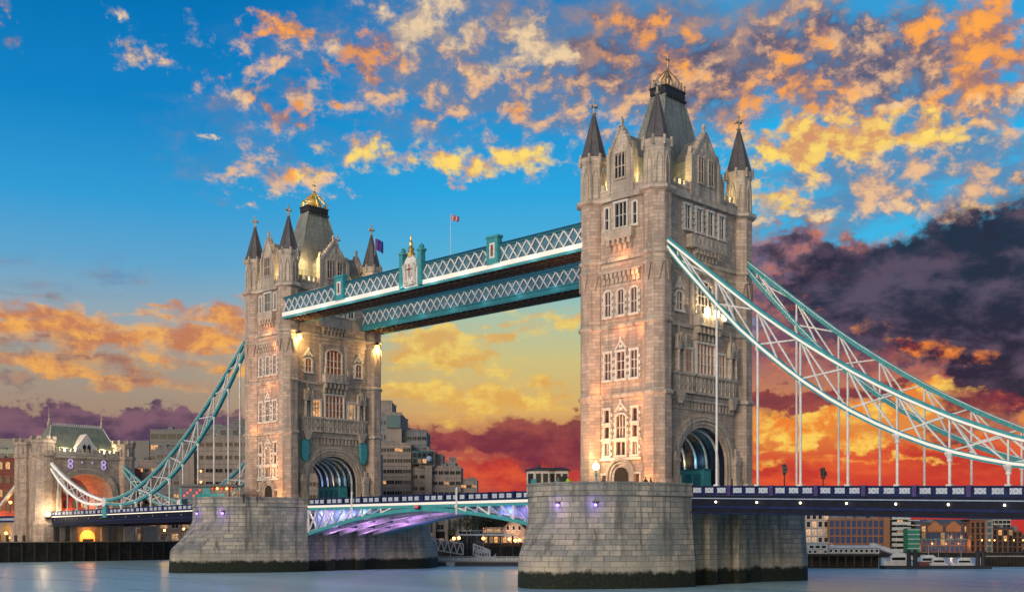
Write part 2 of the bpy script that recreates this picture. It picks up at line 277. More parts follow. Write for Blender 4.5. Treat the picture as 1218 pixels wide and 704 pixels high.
# ------------------------------------------------------------------ materials
def newmat(name):
    m = bpy.data.materials.new(name); m.use_nodes = True
    t = NT(m.node_tree); b = t.n['Principled BSDF']
    return m, t, b
def stone(name, col, bw=1.1, bh=0.42, var=0.22, mortar=0.72, rough=0.85, stain=0.5, bump=0.35, tint=None, ms=0.012):
    m, t, b = newmat(name)
    uv = t.node('ShaderNodeTexCoord').outputs['UV']; ob = t.node('ShaderNodeTexCoord').outputs['Object']
    c1 = tuple(x * (1 + var) for x in col); c2 = tuple(x * (1 - var) for x in col)
    if tint: c2 = tuple(x * y for x, y in zip(c2, tint))
    br = t.node('ShaderNodeTexBrick', {'Vector': uv, 'Color1': (*c1, 1), 'Color2': (*c2, 1), 'Mortar': (*[x * mortar for x in col], 1),
                                       'Scale': 1.0, 'Mortar Size': ms, 'Bias': 0.0, 'Brick Width': bw, 'Row Height': bh})
    n = t.noise(ob, 0.35, 6, 0.65); n2 = t.noise(ob, 5.0, 5, 0.6)
    st = t.xyz(0, 0, 0)
    mp = t.node('ShaderNodeMapping', {'Vector': ob, 'Scale': (1.4, 1.4, 0.12)}).outputs[0]
    streak = t.noise(mp, 1.0, 5, 0.6)
    k = t.smooth(n, 0.35, 0.7)
    c = t.mix(t.m('MULTIPLY', k, stain), br.outputs[0], tuple(x * f for x, f in zip(col, (0.60, 0.62, 0.66))))
    c = t.mix(t.m('MULTIPLY', t.smooth(streak, 0.46, 0.70), stain), c, tuple(x * 0.36 for x in col))
    c = t.mix(0.35, c, t.mix(n2, (0.3, 0.3, 0.3), (0.75, 0.75, 0.75)), 'OVERLAY')
    t.l.new(c, b.inputs['Base Color']); b.inputs['Roughness'].default_value = rough
    h = t.m('ADD', t.m('MULTIPLY', br.outputs[1], -0.6), t.m('MULTIPLY', n2, 0.5))
    bp = t.node('ShaderNodeBump', {'Height': h, 'Strength': bump, 'Distance': 0.06}); t.l.new(bp.outputs[0], b.inputs['Normal'])
    return m
def plain(name, col, rough=0.5, metal=0.0, noise=0.25, scale=2.0, spec=0.5):
    m, t, b = newmat(name)
    ob = t.node('ShaderNodeTexCoord').outputs['Object']
    n = t.noise(ob, scale, 6, 0.65)
    c = t.mix(t.smooth(n, 0.3, 0.7), tuple(x * (1 - noise) for x in col), tuple(min(1, x * (1 + noise)) for x in col))
    t.l.new(c, b.inputs['Base Color']); b.inputs['Metallic'].default_value = metal
    t.l.new(t.m('ADD', rough, t.m('MULTIPLY', t.m('SUBTRACT', n, 0.5), 0.25)), b.inputs['Roughness'])
    b.inputs['Specular IOR Level'].default_value = spec
    return m
def glow(name, col, s):
    m, t, b = newmat(name)
    b.inputs['Base Color'].default_value = (*[min(1, x * 0.6 + 0.1) for x in col], 1)
    b.inputs['Emission Color'].default_value = (*col, 1); b.inputs['Emission Strength'].default_value = s
    return m
def litpane(name, col, s, var=0.8):
    m, t, b = newmat(name)
    ob = t.node('ShaderNodeTexCoord').outputs['Object']; rnd = t.node('ShaderNodeObjectInfo').outputs['Random']
    n = t.noise(ob, 1.6, 3, 0.6)
    b.inputs['Base Color'].default_value = (0.02, 0.02, 0.024, 1); b.inputs['Roughness'].default_value = 0.25; b.inputs['Specular IOR Level'].default_value = 0.2
    t.l.new(t.mix(rnd, col, tuple(x * y for x, y in zip(col, (1.0, 0.75, 0.6)))), b.inputs['Emission Color'])
    t.l.new(t.m('MULTIPLY', t.m('ADD', t.m('MULTIPLY', t.smooth(n, 0.35, 0.65), var), 1 - var), t.m('MULTIPLY', t.m('ADD', rnd, 0.3), s)), b.inputs['Emission Strength'])
    return m
M = {}
M['stone'] = stone('tower_granite', (0.55, 0.425, 0.345), 1.15, 0.46, 0.22, 0.42, stain=0.6, tint=(0.92, 0.97, 1.05), bump=0.6, ms=0.018)
M['trim'] = stone('portland_trim', (0.60, 0.51, 0.43), 1.2, 0.5, 0.16, 0.5, stain=0.85, bump=0.5, ms=0.018)
M['white'] = stone('white_surround', (0.72, 0.68, 0.63), 0.8, 0.5, 0.06, 0.8, stain=0.3)
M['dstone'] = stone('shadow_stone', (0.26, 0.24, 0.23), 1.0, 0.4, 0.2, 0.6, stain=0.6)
M['slate'] = stone('spire_slate', (0.125, 0.12, 0.13), 0.5, 0.35, 0.22, 0.5, 0.6, 0.5)
M['lead'] = stone('roof_lead', (0.27, 0.285, 0.265), 0.6, 0.9, 0.16, 0.5, 0.5, 0.6, bump=0.6, ms=0.03)
M['greenroof'] = stone('green_slate_roof', (0.25, 0.27, 0.215), 0.6, 0.35, 0.18, 0.6, 0.6, 0.4)
M['gold'] = plain('gilded_metal', (0.95, 0.66, 0.22), 0.30, 0.85, 0.15)
M['shadegold'] = plain('unlit_gilding', (0.42, 0.30, 0.18), 0.45, 0.6, 0.25)  # darkened gilding: the shade of the unlit nearer crown is in the colour
M['iron'] = plain('black_iron', (0.02, 0.02, 0.025), 0.5)
M['teal'] = plain('turquoise_paint', (0.06, 0.33, 0.385), 0.4, 0.0, 0.18, 2.0, 0.3)
M['dteal'] = plain('deep_turquoise_paint', (0.03, 0.16, 0.23), 0.45, 0.0, 0.2, 2.0, 0.3)
M['wpaint'] = plain('white_paint', (0.70, 0.71, 0.72), 0.5, 0.0, 0.16, 0.9)
M['navy'] = plain('navy_paint', (0.008, 0.018, 0.085), 0.5, 0.0, 0.35, 1.2, 0.25)
M['girder'] = plain('blackened_girder', (0.006, 0.009, 0.026), 0.55, 0.0, 0.4, 1.0, 0.25)
M['panelblue'] = plain('pale_blue_panel', (0.30, 0.40, 0.62), 0.5, 0.0, 0.12)
M['violetpaint'] = plain('violet_blue_paint', (0.05, 0.035, 0.16), 0.5)
M['led'] = glow('white_light_strip', (1.0, 0.93, 0.84), 0.40)
M['ledw'] = glow('warm_light_strip', (1.0, 0.90, 0.72), 0.85)
M['bulb'] = glow('warm_bulb', (1.0, 0.78, 0.45), 7.0)
M['obulb'] = glow('orange_bulb', (1.0, 0.45, 0.10), 6.0)
M['violet'] = glow('violet_lamp', (0.30, 0.16, 1.0), 4.0)
M['violetring'] = glow('violet_ring_lamp', (0.62, 0.48, 1.0), 0.6)
M['redlamp'] = glow('red_lamp', (1.0, 0.04, 0.02), 0.9)
M['purplerib'] = plain('pale_grey_girder', (0.62, 0.55, 0.62), 0.5)
M['asphalt'] = plain('asphalt', (0.05, 0.05, 0.052), 0.85)
M['concrete'] = stone('concrete', (0.30, 0.265, 0.25), 6.0, 3.2, 0.06, 0.8, stain=0.5)
M['concreteb'] = stone('blue_grey_concrete', (0.20, 0.22, 0.25), 6.0, 3.2, 0.08, 0.8, stain=0.5)
M['darkclad'] = plain('dark_blue_cladding', (0.035, 0.055, 0.085), 0.3)
M['blueglass'] = plain('blue_glass_cladding', (0.04, 0.12, 0.16), 0.12)
M['redbrick'] = stone('red_brick', (0.27, 0.085, 0.07), 0.45, 0.15, 0.2, 0.8)
M['obrick'] = stone('orange_brick', (0.34, 0.165, 0.085), 0.45, 0.15, 0.2, 0.9, stain=0.35)
M['brownbrick'] = stone('brown_brick', (0.17, 0.095, 0.07), 0.45, 0.15, 0.22, 0.8)
M['cream'] = plain('cream_render', (0.46, 0.36, 0.30), 0.7)
M['palewall'] = plain('pale_render', (0.50, 0.54, 0.55), 0.6)
M['green'] = plain('green_netting', (0.02, 0.20, 0.14), 0.7)
M['shadeshell'] = plain('passage_shade_blue', (0.006, 0.010, 0.03), 0.5, 0.0, 0.3, 2.0, 0.3)  # near-black blue: the shade inside the passage is put into the colour
M['glass'] = plain('dark_glass', (0.016, 0.018, 0.024), 0.12, 0.0, 0.3, 1.0, 0.35)
M['warmpane'] = litpane('ember_pane', (1.0, 0.30, 0.10), 0.22)
M['hotpane'] = litpane('lit_pane', (1.0, 0.62, 0.28), 1.1)
M['whitepane'] = litpane('bright_pane', (1.0, 0.75, 0.50), 1.0)
M['bluepane'] = plain('blue_window', (0.03, 0.06, 0.17), 0.15)
M['bark'] = plain('bark', (0.06, 0.045, 0.035), 0.9)
M['leaf'] = plain('dark_leaf', (0.035, 0.05, 0.028), 0.7, 0.0, 0.5, 0.6)
M['flesh'] = plain('skin', (0.5, 0.3, 0.22), 0.6)
M['rail'] = plain('turquoise_railing', (0.03, 0.30, 0.32), 0.4)
M['pale'] = plain('off_white_cabin', (0.50, 0.46, 0.42), 0.6)
M['soffit'] = plain('brown_soffit', (0.15, 0.085, 0.055), 0.7)
M['wglass'] = plain('blue_grey_glazing', (0.09, 0.20, 0.28), 0.25, 0.0, 0.4, 0.4)
M['hull'] = plain('dark_hull', (0.02, 0.03, 0.05), 0.4)
M['timber'] = plain('dark_timber', (0.035, 0.028, 0.022), 0.85)

# pier masonry: coursed ashlar; wet weed below the tide line
def piermat():
    m, t, b = newmat('pier_ashlar')
    uv = t.node('ShaderNodeTexCoord').outputs['UV']
    pos = t.node('ShaderNodeNewGeometry').outputs['Position']
    z = t.node('ShaderNodeSeparateXYZ', {0: pos}).outputs[2]
    br = t.node('ShaderNodeTexBrick', {'Vector': uv, 'Color1': (0.50, 0.45, 0.385, 1), 'Color2': (0.27, 0.27, 0.265, 1), 'Mortar': (0.09, 0.085, 0.08, 1),
                                       'Scale': 1.0, 'Mortar Size': 0.03, 'Bias': 0.0, 'Brick Width': 1.75, 'Row Height': 0.66}, offset=0.37, offset_frequency=2, squash=0.72, squash_frequency=3)
    n = t.noise(pos, 0.22, 6, 0.62); n2 = t.noise(pos, 3.0, 6, 0.65); n3 = t.noise(pos, 0.55, 4, 0.6)
    mp = t.node('ShaderNodeMapping', {'Vector': pos, 'Scale': (0.9, 0.9, 0.10)}).outputs[0]
    streak = t.noise(mp, 1.0, 6, 0.65)
    c = t.mix(t.m('MULTIPLY', t.smooth(n, 0.42, 0.62), 0.68), br.outputs[0], (0.17, 0.20, 0.205))
    c = t.mix(t.m('MULTIPLY', t.smooth(streak, 0.46, 0.68), 0.8), c, (0.085, 0.085, 0.09))
    c = t.mix(0.5, c, t.mix(n2, (0.25, 0.25, 0.25), (0.8, 0.8, 0.8)), 'OVERLAY')
    edge = t.m('ADD', z, t.m('MULTIPLY', t.m('SUBTRACT', t.m('ADD', t.m('MULTIPLY', n3, 0.7), t.m('MULTIPLY', n2, 0.3)), 0.5), 2.2))
    pale = t.m('MULTIPLY', t.smooth(edge, 1.6, 2.0), t.m('SUBTRACT', 1.0, t.smooth(edge, 2.4, 4.2)))
    c = t.mix(t.m('MULTIPLY', pale, 0.45), c, (0.46, 0.41, 0.33))
    weed = t.m('SUBTRACT', 1.0, t.smooth(edge, 1.7, 2.3))
    c = t.mix(weed, c, t.mix(t.smooth(n2, 0.4, 0.65), (0.005, 0.008, 0.007), (0.014, 0.026, 0.012)))
    t.l.new(c, b.inputs['Base Color'])
    b.inputs['Roughness'].default_value = 0.85
    h = t.m('ADD', t.m('MULTIPLY', br.outputs[1], -0.8), t.m('MULTIPLY', n2, 0.7))
    bp = t.node('ShaderNodeBump', {'Height': h, 'Strength': 0.6, 'Distance': 0.10}); t.l.new(bp.outputs[0], b.inputs['Normal'])
    return m
M['pier'] = piermat()
def weedwall():
    m, t, b = newmat('tidal_quay_wall')
    pos = t.node('ShaderNodeNewGeometry').outputs['Position']
    n = t.noise(pos, 0.6, 6, 0.65)
    c = t.mix(t.smooth(n, 0.4, 0.65), (0.008, 0.008, 0.008), (0.028, 0.025, 0.022))
    t.l.new(c, b.inputs['Base Color']); b.inputs['Roughness'].default_value = 0.9
    return m
M['quay'] = weedwall()

# ------------------------------------------------------------------ water and land
def watermat():
    m, t, b = newmat('river_water')
    pos = t.node('ShaderNodeNewGeometry').outputs['Position']
    mp = t.node('ShaderNodeMapping', {'Vector': pos, 'Rotation': (0, 0, -FACE), 'Scale': (0.012, 0.11, 1)}).outputs[0]
    n = t.noise(mp, 1.0, 5, 0.6)
    mp2 = t.node('ShaderNodeMapping', {'Vector': pos, 'Rotation': (0, 0, -FACE), 'Scale': (0.08, 0.35, 1)}).outputs[0]
    n2 = t.noise(mp2, 1.0, 4, 0.6)
    c = t.mix(t.smooth(n, 0.35, 0.68), (0.32, 0.58, 0.68), (0.48, 0.72, 0.80))
    t.l.new(c, b.inputs['Base Color'])
    t.l.new(t.m('ADD', 0.22, t.m('MULTIPLY', n, 0.14)), b.inputs['Roughness'])
    b.inputs['IOR'].default_value = 1.33
    h = t.m('ADD', n, t.m('MULTIPLY', n2, 0.25))
    bp = t.node('ShaderNodeBump', {'Height': h, 'Strength': 0.12, 'Distance': 0.6}); t.l.new(bp.outputs[0], b.inputs['Normal'])
    return m
mb = MB(); mb.face([(-9000, -9000, 0), (9000, -9000, 0), (9000, 9000, 0), (-9000, 9000, 0)])
o = mb.build('river_water', watermat()); o['kind'] = 'structure'
bank = [(-133.0, -3000), (-133.0, 36), (-82.8, 62.6), (-61.7, 83.4), (-100, 130), (-400, 400), (-9000, 9000), (-9000, -3000)]
mb = MB(); mb.ring([[(x, y, -4) for x, y in bank], [(x, y, 4.2) for x, y in bank]])
for i in range(len(mb.m)): mb.m[i] = 0
mb.m[-1] = 1
o = mb.build('riverbank', [M['quay'], M['asphalt']]); o['kind'] = 'structure'
bank = [(-61.7, 83.4), (-46, 125), (-32.2, 161.3), (24.6, 216.9), (420, 560), (6000, 3300), (6000, 9000), (-8990, 9000), (-400, 401), (-100, 131)]
mb = MB(); mb.ring([[(x, y, -4) for x, y in bank], [(x, y, 1.3) for x, y in bank]])
mb.m[-1] = 1
o = mb.build('riverbank', [M['quay'], M['asphalt']]); o['kind'] = 'structure'
mb = MB(); mb.face([(-9000, -9000, -4.5), (9000, -9000, -4.5), (9000, 9000, -4.5), (-9000, 9000, -4.5)])
o = mb.build('riverbed', M['quay']); o['kind'] = 'structure'



# ------------------------------------------------------------------ bridge towers
AX, AY, BASE = 5.34, 9.4, 12.0
WX, WY = 5.95, 9.95                       # wall planes
def arcpts(half, z0, rise, n=18, p=0.88):
    """a slightly flattened arch from (-half, z0) over (0, z0 + rise) to (half, z0)"""
    out = []
    for i in range(n + 1):
        a = math.pi * (1 - i / n)
        out.append((half * math.cos(a), z0 + rise * abs(math.sin(a)) ** p))
    return out
class FaceMB(MB):
    """mesh builder with boxes laid on a tower face: S looks to -Y, E looks to +X"""
    def P(s, f, u, d, z):
        if f == 'S': return (u, -WY - d, z)
        if f == 'N': return (-u, WY + d, z)
        if f == 'E': return (WX + d, u, z)
        return (-WX - d, -u, z)
    def fb(s, f, u0, u1, d0, d1, z0, z1, m=0):
        P = s.P
        s.hexa([P(f, u0, d1, z0), P(f, u1, d1, z0), P(f, u1, d0, z0), P(f, u0, d0, z0),
                P(f, u0, d1, z1), P(f, u1, d1, z1), P(f, u1, d0, z1), P(f, u0, d0, z1)], m)
    def fprism(s, f, poly, d0, d1, m=0):
        s.ring([[s.P(f, u, d1, z) for u, z in poly], [s.P(f, u, d0, z) for u, z in poly]], m)
    def fbar(s, f, a, b, wd, d0, d1, m=0):
        (u0, z0), (u1, z1) = a, b
        L = math.hypot(u1 - u0, z1 - z0); nx, nz = -(z1 - z0) / L * wd / 2, (u1 - u0) / L * wd / 2
        s.fprism(f, [(u0 + nx, z0 + nz), (u0 - nx, z0 - nz), (u1 - nx, z1 - nz), (u1 + nx, z1 + nz)], d0, d1, m)

def window(root, off, f, uc, z0, z1, wd, lights=2, trans=1, head='flat', quoin=True, pane='glass', mat='white', hood=False, dep=0.34):
    fr = FaceMB(off); j = 0.24; h = wd / 2
    hp = h if head == 'point' else (0.45 * h if head == 'arch' else 0)
    zs = z1 - hp
    fr.fb(f, uc - h - j, uc - h, 0, dep, z0, zs); fr.fb(f, uc + h, uc + h + j, 0, dep, z0, zs)
    fr.fb(f, uc - h - j - 0.15, uc + h + j + 0.15, 0, dep + 0.14, z0 - 0.28, z0 - 0.002)
    if head == 'flat':
        fr.fb(f, uc - h - j - 0.08, uc + h + j + 0.08, 0, dep + 0.06, z1 + 0.002, z1 + 0.30)
    else:
        n = 10; pts = [(uc + h * math.cos(math.pi * (1 - i / n)), zs + hp * math.sin(math.pi * i / n) ** (1.0 if head == 'arch' else 0.8)) for i in range(n + 1)]
        out = [(uc + (u - uc) * (h + j) / h, zs + (z - zs) * (hp + j) / hp) for u, z in pts]
        for i in range(n):
            fr.fprism(f, [pts[i], pts[i + 1], out[i + 1], out[i]], 0, dep)
    if quoin:
        k = 0; z = z0
        while z < zs - 0.2:
            if k % 2 == 0:
                t = min(0.42, zs - z)
                fr.fb(f, uc - h - j - 0.24, uc - h - j - 0.002, 0, dep - 0.06, z, z + t)
                fr.fb(f, uc + h + j + 0.002, uc + h + j + 0.24, 0, dep - 0.06, z, z + t)
            k += 1; z += 0.42
    for i in range(1, lights):
        u = uc - h + wd * i / lights; fr.fb(f, u - 0.055, u + 0.055, 0.04, dep - 0.1, z0, z1 - hp * 0.45)
    for i in range(1, trans + 1):
        z = z0 + (zs - z0) * i / (trans + 1); fr.fb(f, uc - h, uc + h, 0.05, dep - 0.13, z - 0.05, z + 0.05)
    if hood:
        fr.fbar(f, (uc - h - j, z1 + 0.4), (uc, z1 + 1.5), 0.22, 0, dep); fr.fbar(f, (uc + h + j, z1 + 0.4), (uc, z1 + 1.5), 0.22, 0, dep + 0.01)
        fr.fb(f, uc - 0.13, uc + 0.13, 0, dep + 0.05, z1 + 1.45, z1 + 2.0); fr.fb(f, uc - 0.3, uc + 0.3, 0, dep - 0.05, z1 + 0.55, z1 + 0.95)
    ob = fr.build('window', M[mat], root)
    pn = FaceMB(off)
    if head == 'flat': pn.fb(f, uc - h, uc + h, 0.01, 0.045, z0, z1)
    else: pn.fprism(f, [(uc - h, z0), (uc + h, z0)] + list(reversed(pts))[0:], 0.01, 0.045)
    pn.build('pane', M[pane], ob)
    return ob

def make_tower(X, label, near):
    root = thing('bridge_tower', label, 'tower', (X, 0, BASE))
    off = (0, 0, BASE)
    # walls: one body pierced by the road arch
    AH, ZS, RISE = 5.4, 15.9, 4.95
    arch = arcpts(AH, ZS, RISE)
    body = MB(off)
    prof = [(-WY, 12), (-AH, 12)] + arch + [(AH, 12), (WY, 12), (WY, 51.0), (-WY, 51.0)]
    body.extrude([(-WX, y, z) for y, z in prof], (2 * WX, 0, 0))
    body.build('wall', M['stone'], root)
    # road arch: stepped mouldings on both mouths
    for sx in (1, -1):
        mo = MB(off)
        for k, (grow, d) in enumerate(((0.0, 0.10), (0.45, 0.26), (0.95, 0.42), (1.45, 0.30))):
            a = arcpts(AH + grow, ZS, RISE + grow * 0.95); b = arcpts(AH + grow + 0.42, ZS, RISE + (grow + 0.42) * 0.95)
            x0 = sx * WX; x1 = sx * (WX + d)
            for i in range(len(a) - 1):
                q = [a[i], a[i + 1], b[i + 1], b[i]]
                mo.ring([[(x0, y, z) for y, z in q], [(x1, y, z) for y, z in q]])
            for s in (1, -1):
                mo.box(x0, s * (AH + grow), 12.0, x1, s * (AH + grow + 0.42), ZS)
        mo.build('arch_moulding', M['trim'], root)
    # dark shell added so the passage reads as shaded, and its pale ribs
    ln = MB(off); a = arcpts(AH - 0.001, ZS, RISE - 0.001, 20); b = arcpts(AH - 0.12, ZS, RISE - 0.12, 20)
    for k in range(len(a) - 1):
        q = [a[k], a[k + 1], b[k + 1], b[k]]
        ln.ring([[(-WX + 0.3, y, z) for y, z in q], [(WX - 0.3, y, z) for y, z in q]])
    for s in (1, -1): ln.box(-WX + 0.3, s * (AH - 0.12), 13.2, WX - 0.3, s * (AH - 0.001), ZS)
    ln.build('passage_shade_shell', M['shadeshell'], root)
    for i in range(6):
        x = -4.6 + i * 1.85; rb = MB(off)
        a = arcpts(AH - 0.02, ZS, RISE - 0.02, 20); b = arcpts(AH - 0.36, ZS, RISE - 0.36, 20)
        for k in range(len(a) - 1):
            q = [a[k], a[k + 1], b[k + 1], b[k]]
            rb.ring([[(x, y, z) for y, z in q], [(x + 0.22, y, z) for y, z in q]])
        for s in (1, -1): rb.box(x, s * (AH - 0.36), 12.0, x + 0.22, s * (AH - 0.02), ZS)
        rb.build('vault_rib', M['wpaint'], root)
    for sx in (1,):
        gt = MB(off)                     # turquoise cabinets and gate inside the passage
        gt.box(-3.0, 3.1, 12.0, 3.8, 4.9, 15.4); gt.box(-3.1, 3.0, 15.4, 3.9, 5.0, 15.6, 1)
        for k in range(4): gt.box(-2.6 + k * 1.6, 3.06, 12.6, -1.5 + k * 1.6, 3.1, 14.9, 1)
        gt.build('passage_cabinet', [M['teal'], M['dteal']], root)
    # string courses and cornice run round walls and turrets
    def course(name, z, h, grow, mat='trim'):
        c_ = MB(off)
        for sy in (1, -1): c_.box(-AX, sy * (WY + 0.002), z, AX, sy * (WY + grow), z + h)
        for sx in (1, -1): c_.box(sx * (WX + 0.002), -AY, z, sx * (WX + grow), AY, z + h)
        for sx in (1, -1):
            for sy in (1, -1):
                c_.lathe([(1.86, z - 0.15), (1.90 + grow, z + 0.06), (1.90 + grow, z + h * 0.7), (1.86, z + h + 0.12)], 8, sx * AX, sy * AY, R(22.5))
        return c_.build(name, M[mat], root)
    course('string_course', 24.55, 0.50, 0.30)
    course('string_course', 33.75, 0.45, 0.26)
    course('string_course', 42.55, 0.40, 0.26)
    course('string_course', 41.25, 0.26, 0.20)
    cn = course('cornice', 50.55, 0.70, 0.55)
    # turrets with their spires
    for sx in (1, -1):
        for sy in (1, -1):
            cx, cy = sx * AX, sy * AY; t = MB(off)
            t.lathe([(2.12, 12), (2.12, 13.3), (1.92, 13.8), (1.90, 24.6), (1.86, 24.9), (1.86, 50.6)], 8, cx, cy, R(22.5))
            for k in range(8):           # arrowhead corbels under the walkway level
                a = R(45 * k); r = 1.80
                p = Vector((cx + r * math.cos(a), cy + r * math.sin(a), 0)); tg = Vector((-math.sin(a), math.cos(a), 0)) * 0.45; nv = Vector((math.cos(a), math.sin(a), 0)) * 0.16
                q = [p - tg + Vector((0, 0, 41.2)), p + tg + Vector((0, 0, 41.2)), p + Vector((0, 0, 39.0))]
                t.ring([[v for v in q], [v + nv for v in q]])
            ts = t.build('turret', M['stone'], root)
            u = MB(off); u.lathe([(1.72, 51.2), (1.72, 56.1), (1.95, 56.5), (1.98, 57.0), (1.80, 57.05)], 8, cx, cy, R(22.5))
            for k in range(8):
                a = R(45 * k); r = 1.50
                p = Vector((cx + r * math.cos(a), cy + r * math.sin(a), 0)); tg = Vector((-math.sin(a), math.cos(a), 0)); nv = Vector((math.cos(a), math.sin(a), 0))
                for s_ in (-1, 1):
                    q = [(s_ * 0.45, 51.4), (s_ * 0.32, 51.4), (s_ * 0.32, 54.2), (0, 55.3), (0, 55.6), (s_ * 0.45, 54.3)]
                    u.ring([[p + tg * y + nv * 0.05 + Vector((0, 0, z)) for y, z in q], [p + tg * y + nv * 0.24 + Vector((0, 0, z)) for y, z in q]])
                b0 = R(45 * k + 22.5); rr = 1.93
                u.box(cx + rr * math.cos(b0) - 0.14, cy + rr * math.sin(b0) - 0.14, 56.2, cx + rr * math.cos(b0) + 0.14, cy + rr * math.sin(b0) + 0.14, 57.4)
            u.build('turret_head', M['trim'], ts)
            sp = MB(off); sp.lathe([(1.78, 57.06), (1.42, 58.3), (1.02, 59.9), (0.58, 61.6), (0.16, 63.1)], 8, cx, cy, R(22.5))
            for k in range(8):
                a = R(45 * k + 22.5)
                sp.tube([(cx + 1.78 * math.cos(a), cy + 1.78 * math.sin(a), 57.1), (cx + 1.02 * math.cos(a), cy + 1.02 * math.sin(a), 59.9), (cx + 0.16 * math.cos(a), cy + 0.16 * math.sin(a), 63.1)], 0.07, 5)
            sp.build('spire', M['slate'], ts)
            fi = MB(off); fi.lathe([(0.15, 63.1), (0.38, 63.3), (0.14, 63.5), (0.11, 65.2), (0.03, 65.4)], 8, cx, cy)
            fi.box(cx - 0.55, cy - 0.1, 64.2, cx + 0.55, cy + 0.1, 64.45); fi.box(cx - 0.1, cy - 0.55, 64.2, cx + 0.1, cy + 0.55, 64.45)
            for q in ((0.55, 0), (-0.55, 0), (0, 0.55), (0, -0.55)): fi.ball((cx + q[0], cy + q[1], 64.33), 0.2, 6, 4)
            fi.ball((cx, cy, 65.0), 0.2, 6, 4)
            fi.build('finial', M['trim'], ts)
    # parapets
    for f, half in (('S', 3.6), ('E', 7.5), ('N', 3.6), ('W', 7.5)):
        bt = FaceMB(off); bt.fb(f, -half, half, -0.35, 0.15, 51.25, 52.3)
        u = -half + 0.1; top = 52.3
        while u < half - 0.4:
            bt.fb(f, u, u + 0.55, -0.33, 0.13, top, top + 0.75); u += 1.05
        bt.fb(f, -half, half, 0.15, 0.24, 51.9, 52.1)
        bt.build('battlement', M['trim'], root)
    # gables
    for f, gw, apex in (('S', 1.95, 60.1), ('E', 3.05, 60.2), ('N', 1.95, 60.1), ('W', 3.05, 60.2)):
        g = FaceMB(off); zb = 51.3; ze = 56.2
        g.fprism(f, [(-gw, zb), (gw, zb), (gw, ze), (0.12, apex - 0.3), (-0.12, apex - 0.3), (-gw, ze)], -0.5, 0.32)
        n = 7
        for s in (1, -1):
            g.fb(f, s * gw - 0.28, s * gw + 0.28, -0.6, 0.48, zb, ze + 0.5)
            g.fprism(f, [(s * gw - 0.3, ze + 0.5), (s * gw + 0.3, ze + 0.5), (s * gw, ze + 1.7)], -0.3, 0.3)
            g.fbar(f, (s * (gw + 0.1), ze + 0.1), (0, apex + 0.05), 0.34, -0.6, 0.46)
            for k in range(1, n):
                u = s * gw * (1 - k / n); z = ze + (apex - ze) * k / n
                g.fb(f, u - 0.14 + s * 0.1, u + 0.14 + s * 0.1, -0.2, 0.3, z + 0.1, z + 0.42)
        g.fprism(f, [(-0.22, apex), (0.22, apex), (0.10, apex + 0.5), (0.24, apex + 0.75), (0, apex + 1.35), (-0.24, apex + 0.75), (-0.10, apex + 0.5)], -0.2, 0.2)
        # blind tracery
        for u, z in ([(0, 58.2), (-0.5, 57.4), (0.5, 57.4)] if gw < 2.5 else [(0, 58.5), (-0.7, 57.6), (0.7, 57.6), (-1.4, 56.7), (1.4, 56.7), (0, 57.0)]):
            g.fprism(f, [(u - 0.22, z), (u, z - 0.3), (u + 0.22, z), (u, z + 0.3)], 0.32, 0.42)
        gb = g.build('gable', M['trim'], root)
        rf = FaceMB(off)
        rf.fprism(f, [(-gw + 0.25, 51.3), (gw - 0.25, 51.3), (gw - 0.25, ze - 0.1), (0, apex - 0.7), (-gw + 0.25, ze - 0.1)], -3.0 if gw > 2.5 else -4.6, -0.51)
        rf.build('gable_roof', M['lead'], gb)
        for uc, n_ in (((0, 3),) if gw < 2.5 else ((-1.15, 2), (1.15, 2))):
            wn = FaceMB(off); lw = 0.42; tot = n_ * lw + (n_ - 1) * 0.16
            for k in range(n_):
                u0 = uc - tot / 2 + k * (lw + 0.16); u1 = u0 + lw
                wn.fprism(f, [(u0, 53.5), (u1, 53.5), (u1, 56.2), ((u0 + u1) / 2, 56.6), (u0, 56.2)], 0.33, 0.36, 1)
            for k in range(n_ + 1):
                u = uc - tot / 2 - 0.08 + k * (lw + 0.16); wn.fb(f, u - 0.08, u + 0.08, 0.32, 0.50, 53.3, 56.6)
            wn.fb(f, uc - tot / 2 - 0.2, uc + tot / 2 + 0.2, 0.32, 0.54, 53.1, 53.3)
            wn.fb(f, uc - tot / 2, uc + tot / 2, 0.32, 0.46, 54.8, 54.92)
            wn.fb(f, uc - tot / 2 - 0.16, uc + tot / 2 + 0.16, 0.32, 0.52, 56.6, 56.85)
            wn.build('gable_window', [M['trim'], M['glass']], gb)
    # tall pavilion roof
    rf = MB(off); hl = [(4.5, 8.6, 51.0), (4.1, 7.5, 52.2), (3.6, 6.4, 53.8), (3.05, 5.5, 56.0), (2.6, 4.7, 58.2), (2.1, 3.75, 60.9), (1.65, 2.95, 63.6), (1.2, 2.12, 66.4)]
    rf.ring([[(-a, -b, z), (a, -b, z), (a, b, z), (-a, b, z)] for a, b, z in hl])
    for sx in (1, -1):
        for sy in (1, -1): rf.tube([(sx * a, sy * b, z) for a, b, z in hl], 0.11, 5)
    r_ = rf.build('roof', M['lead'], root)
    cr = MB(off); cr.ring([[(-a, -b, z), (a, -b, z), (a, b, z), (-a, b, z)] for a, b, z in ((1.22, 2.15, 66.4), (1.32, 2.25, 66.55), (1.32, 2.25, 67.3), (1.45, 2.38, 67.45), (1.45, 2.38, 67.55))])
    for k in range(9):
        y = -2.1 + k * 0.525; cr.box(-1.52, y, 66.0, 1.52, y + 0.22, 66.36)
    cr.build('roof_frieze', M['iron'], r_)
    gc = MB(off); z0 = 67.55
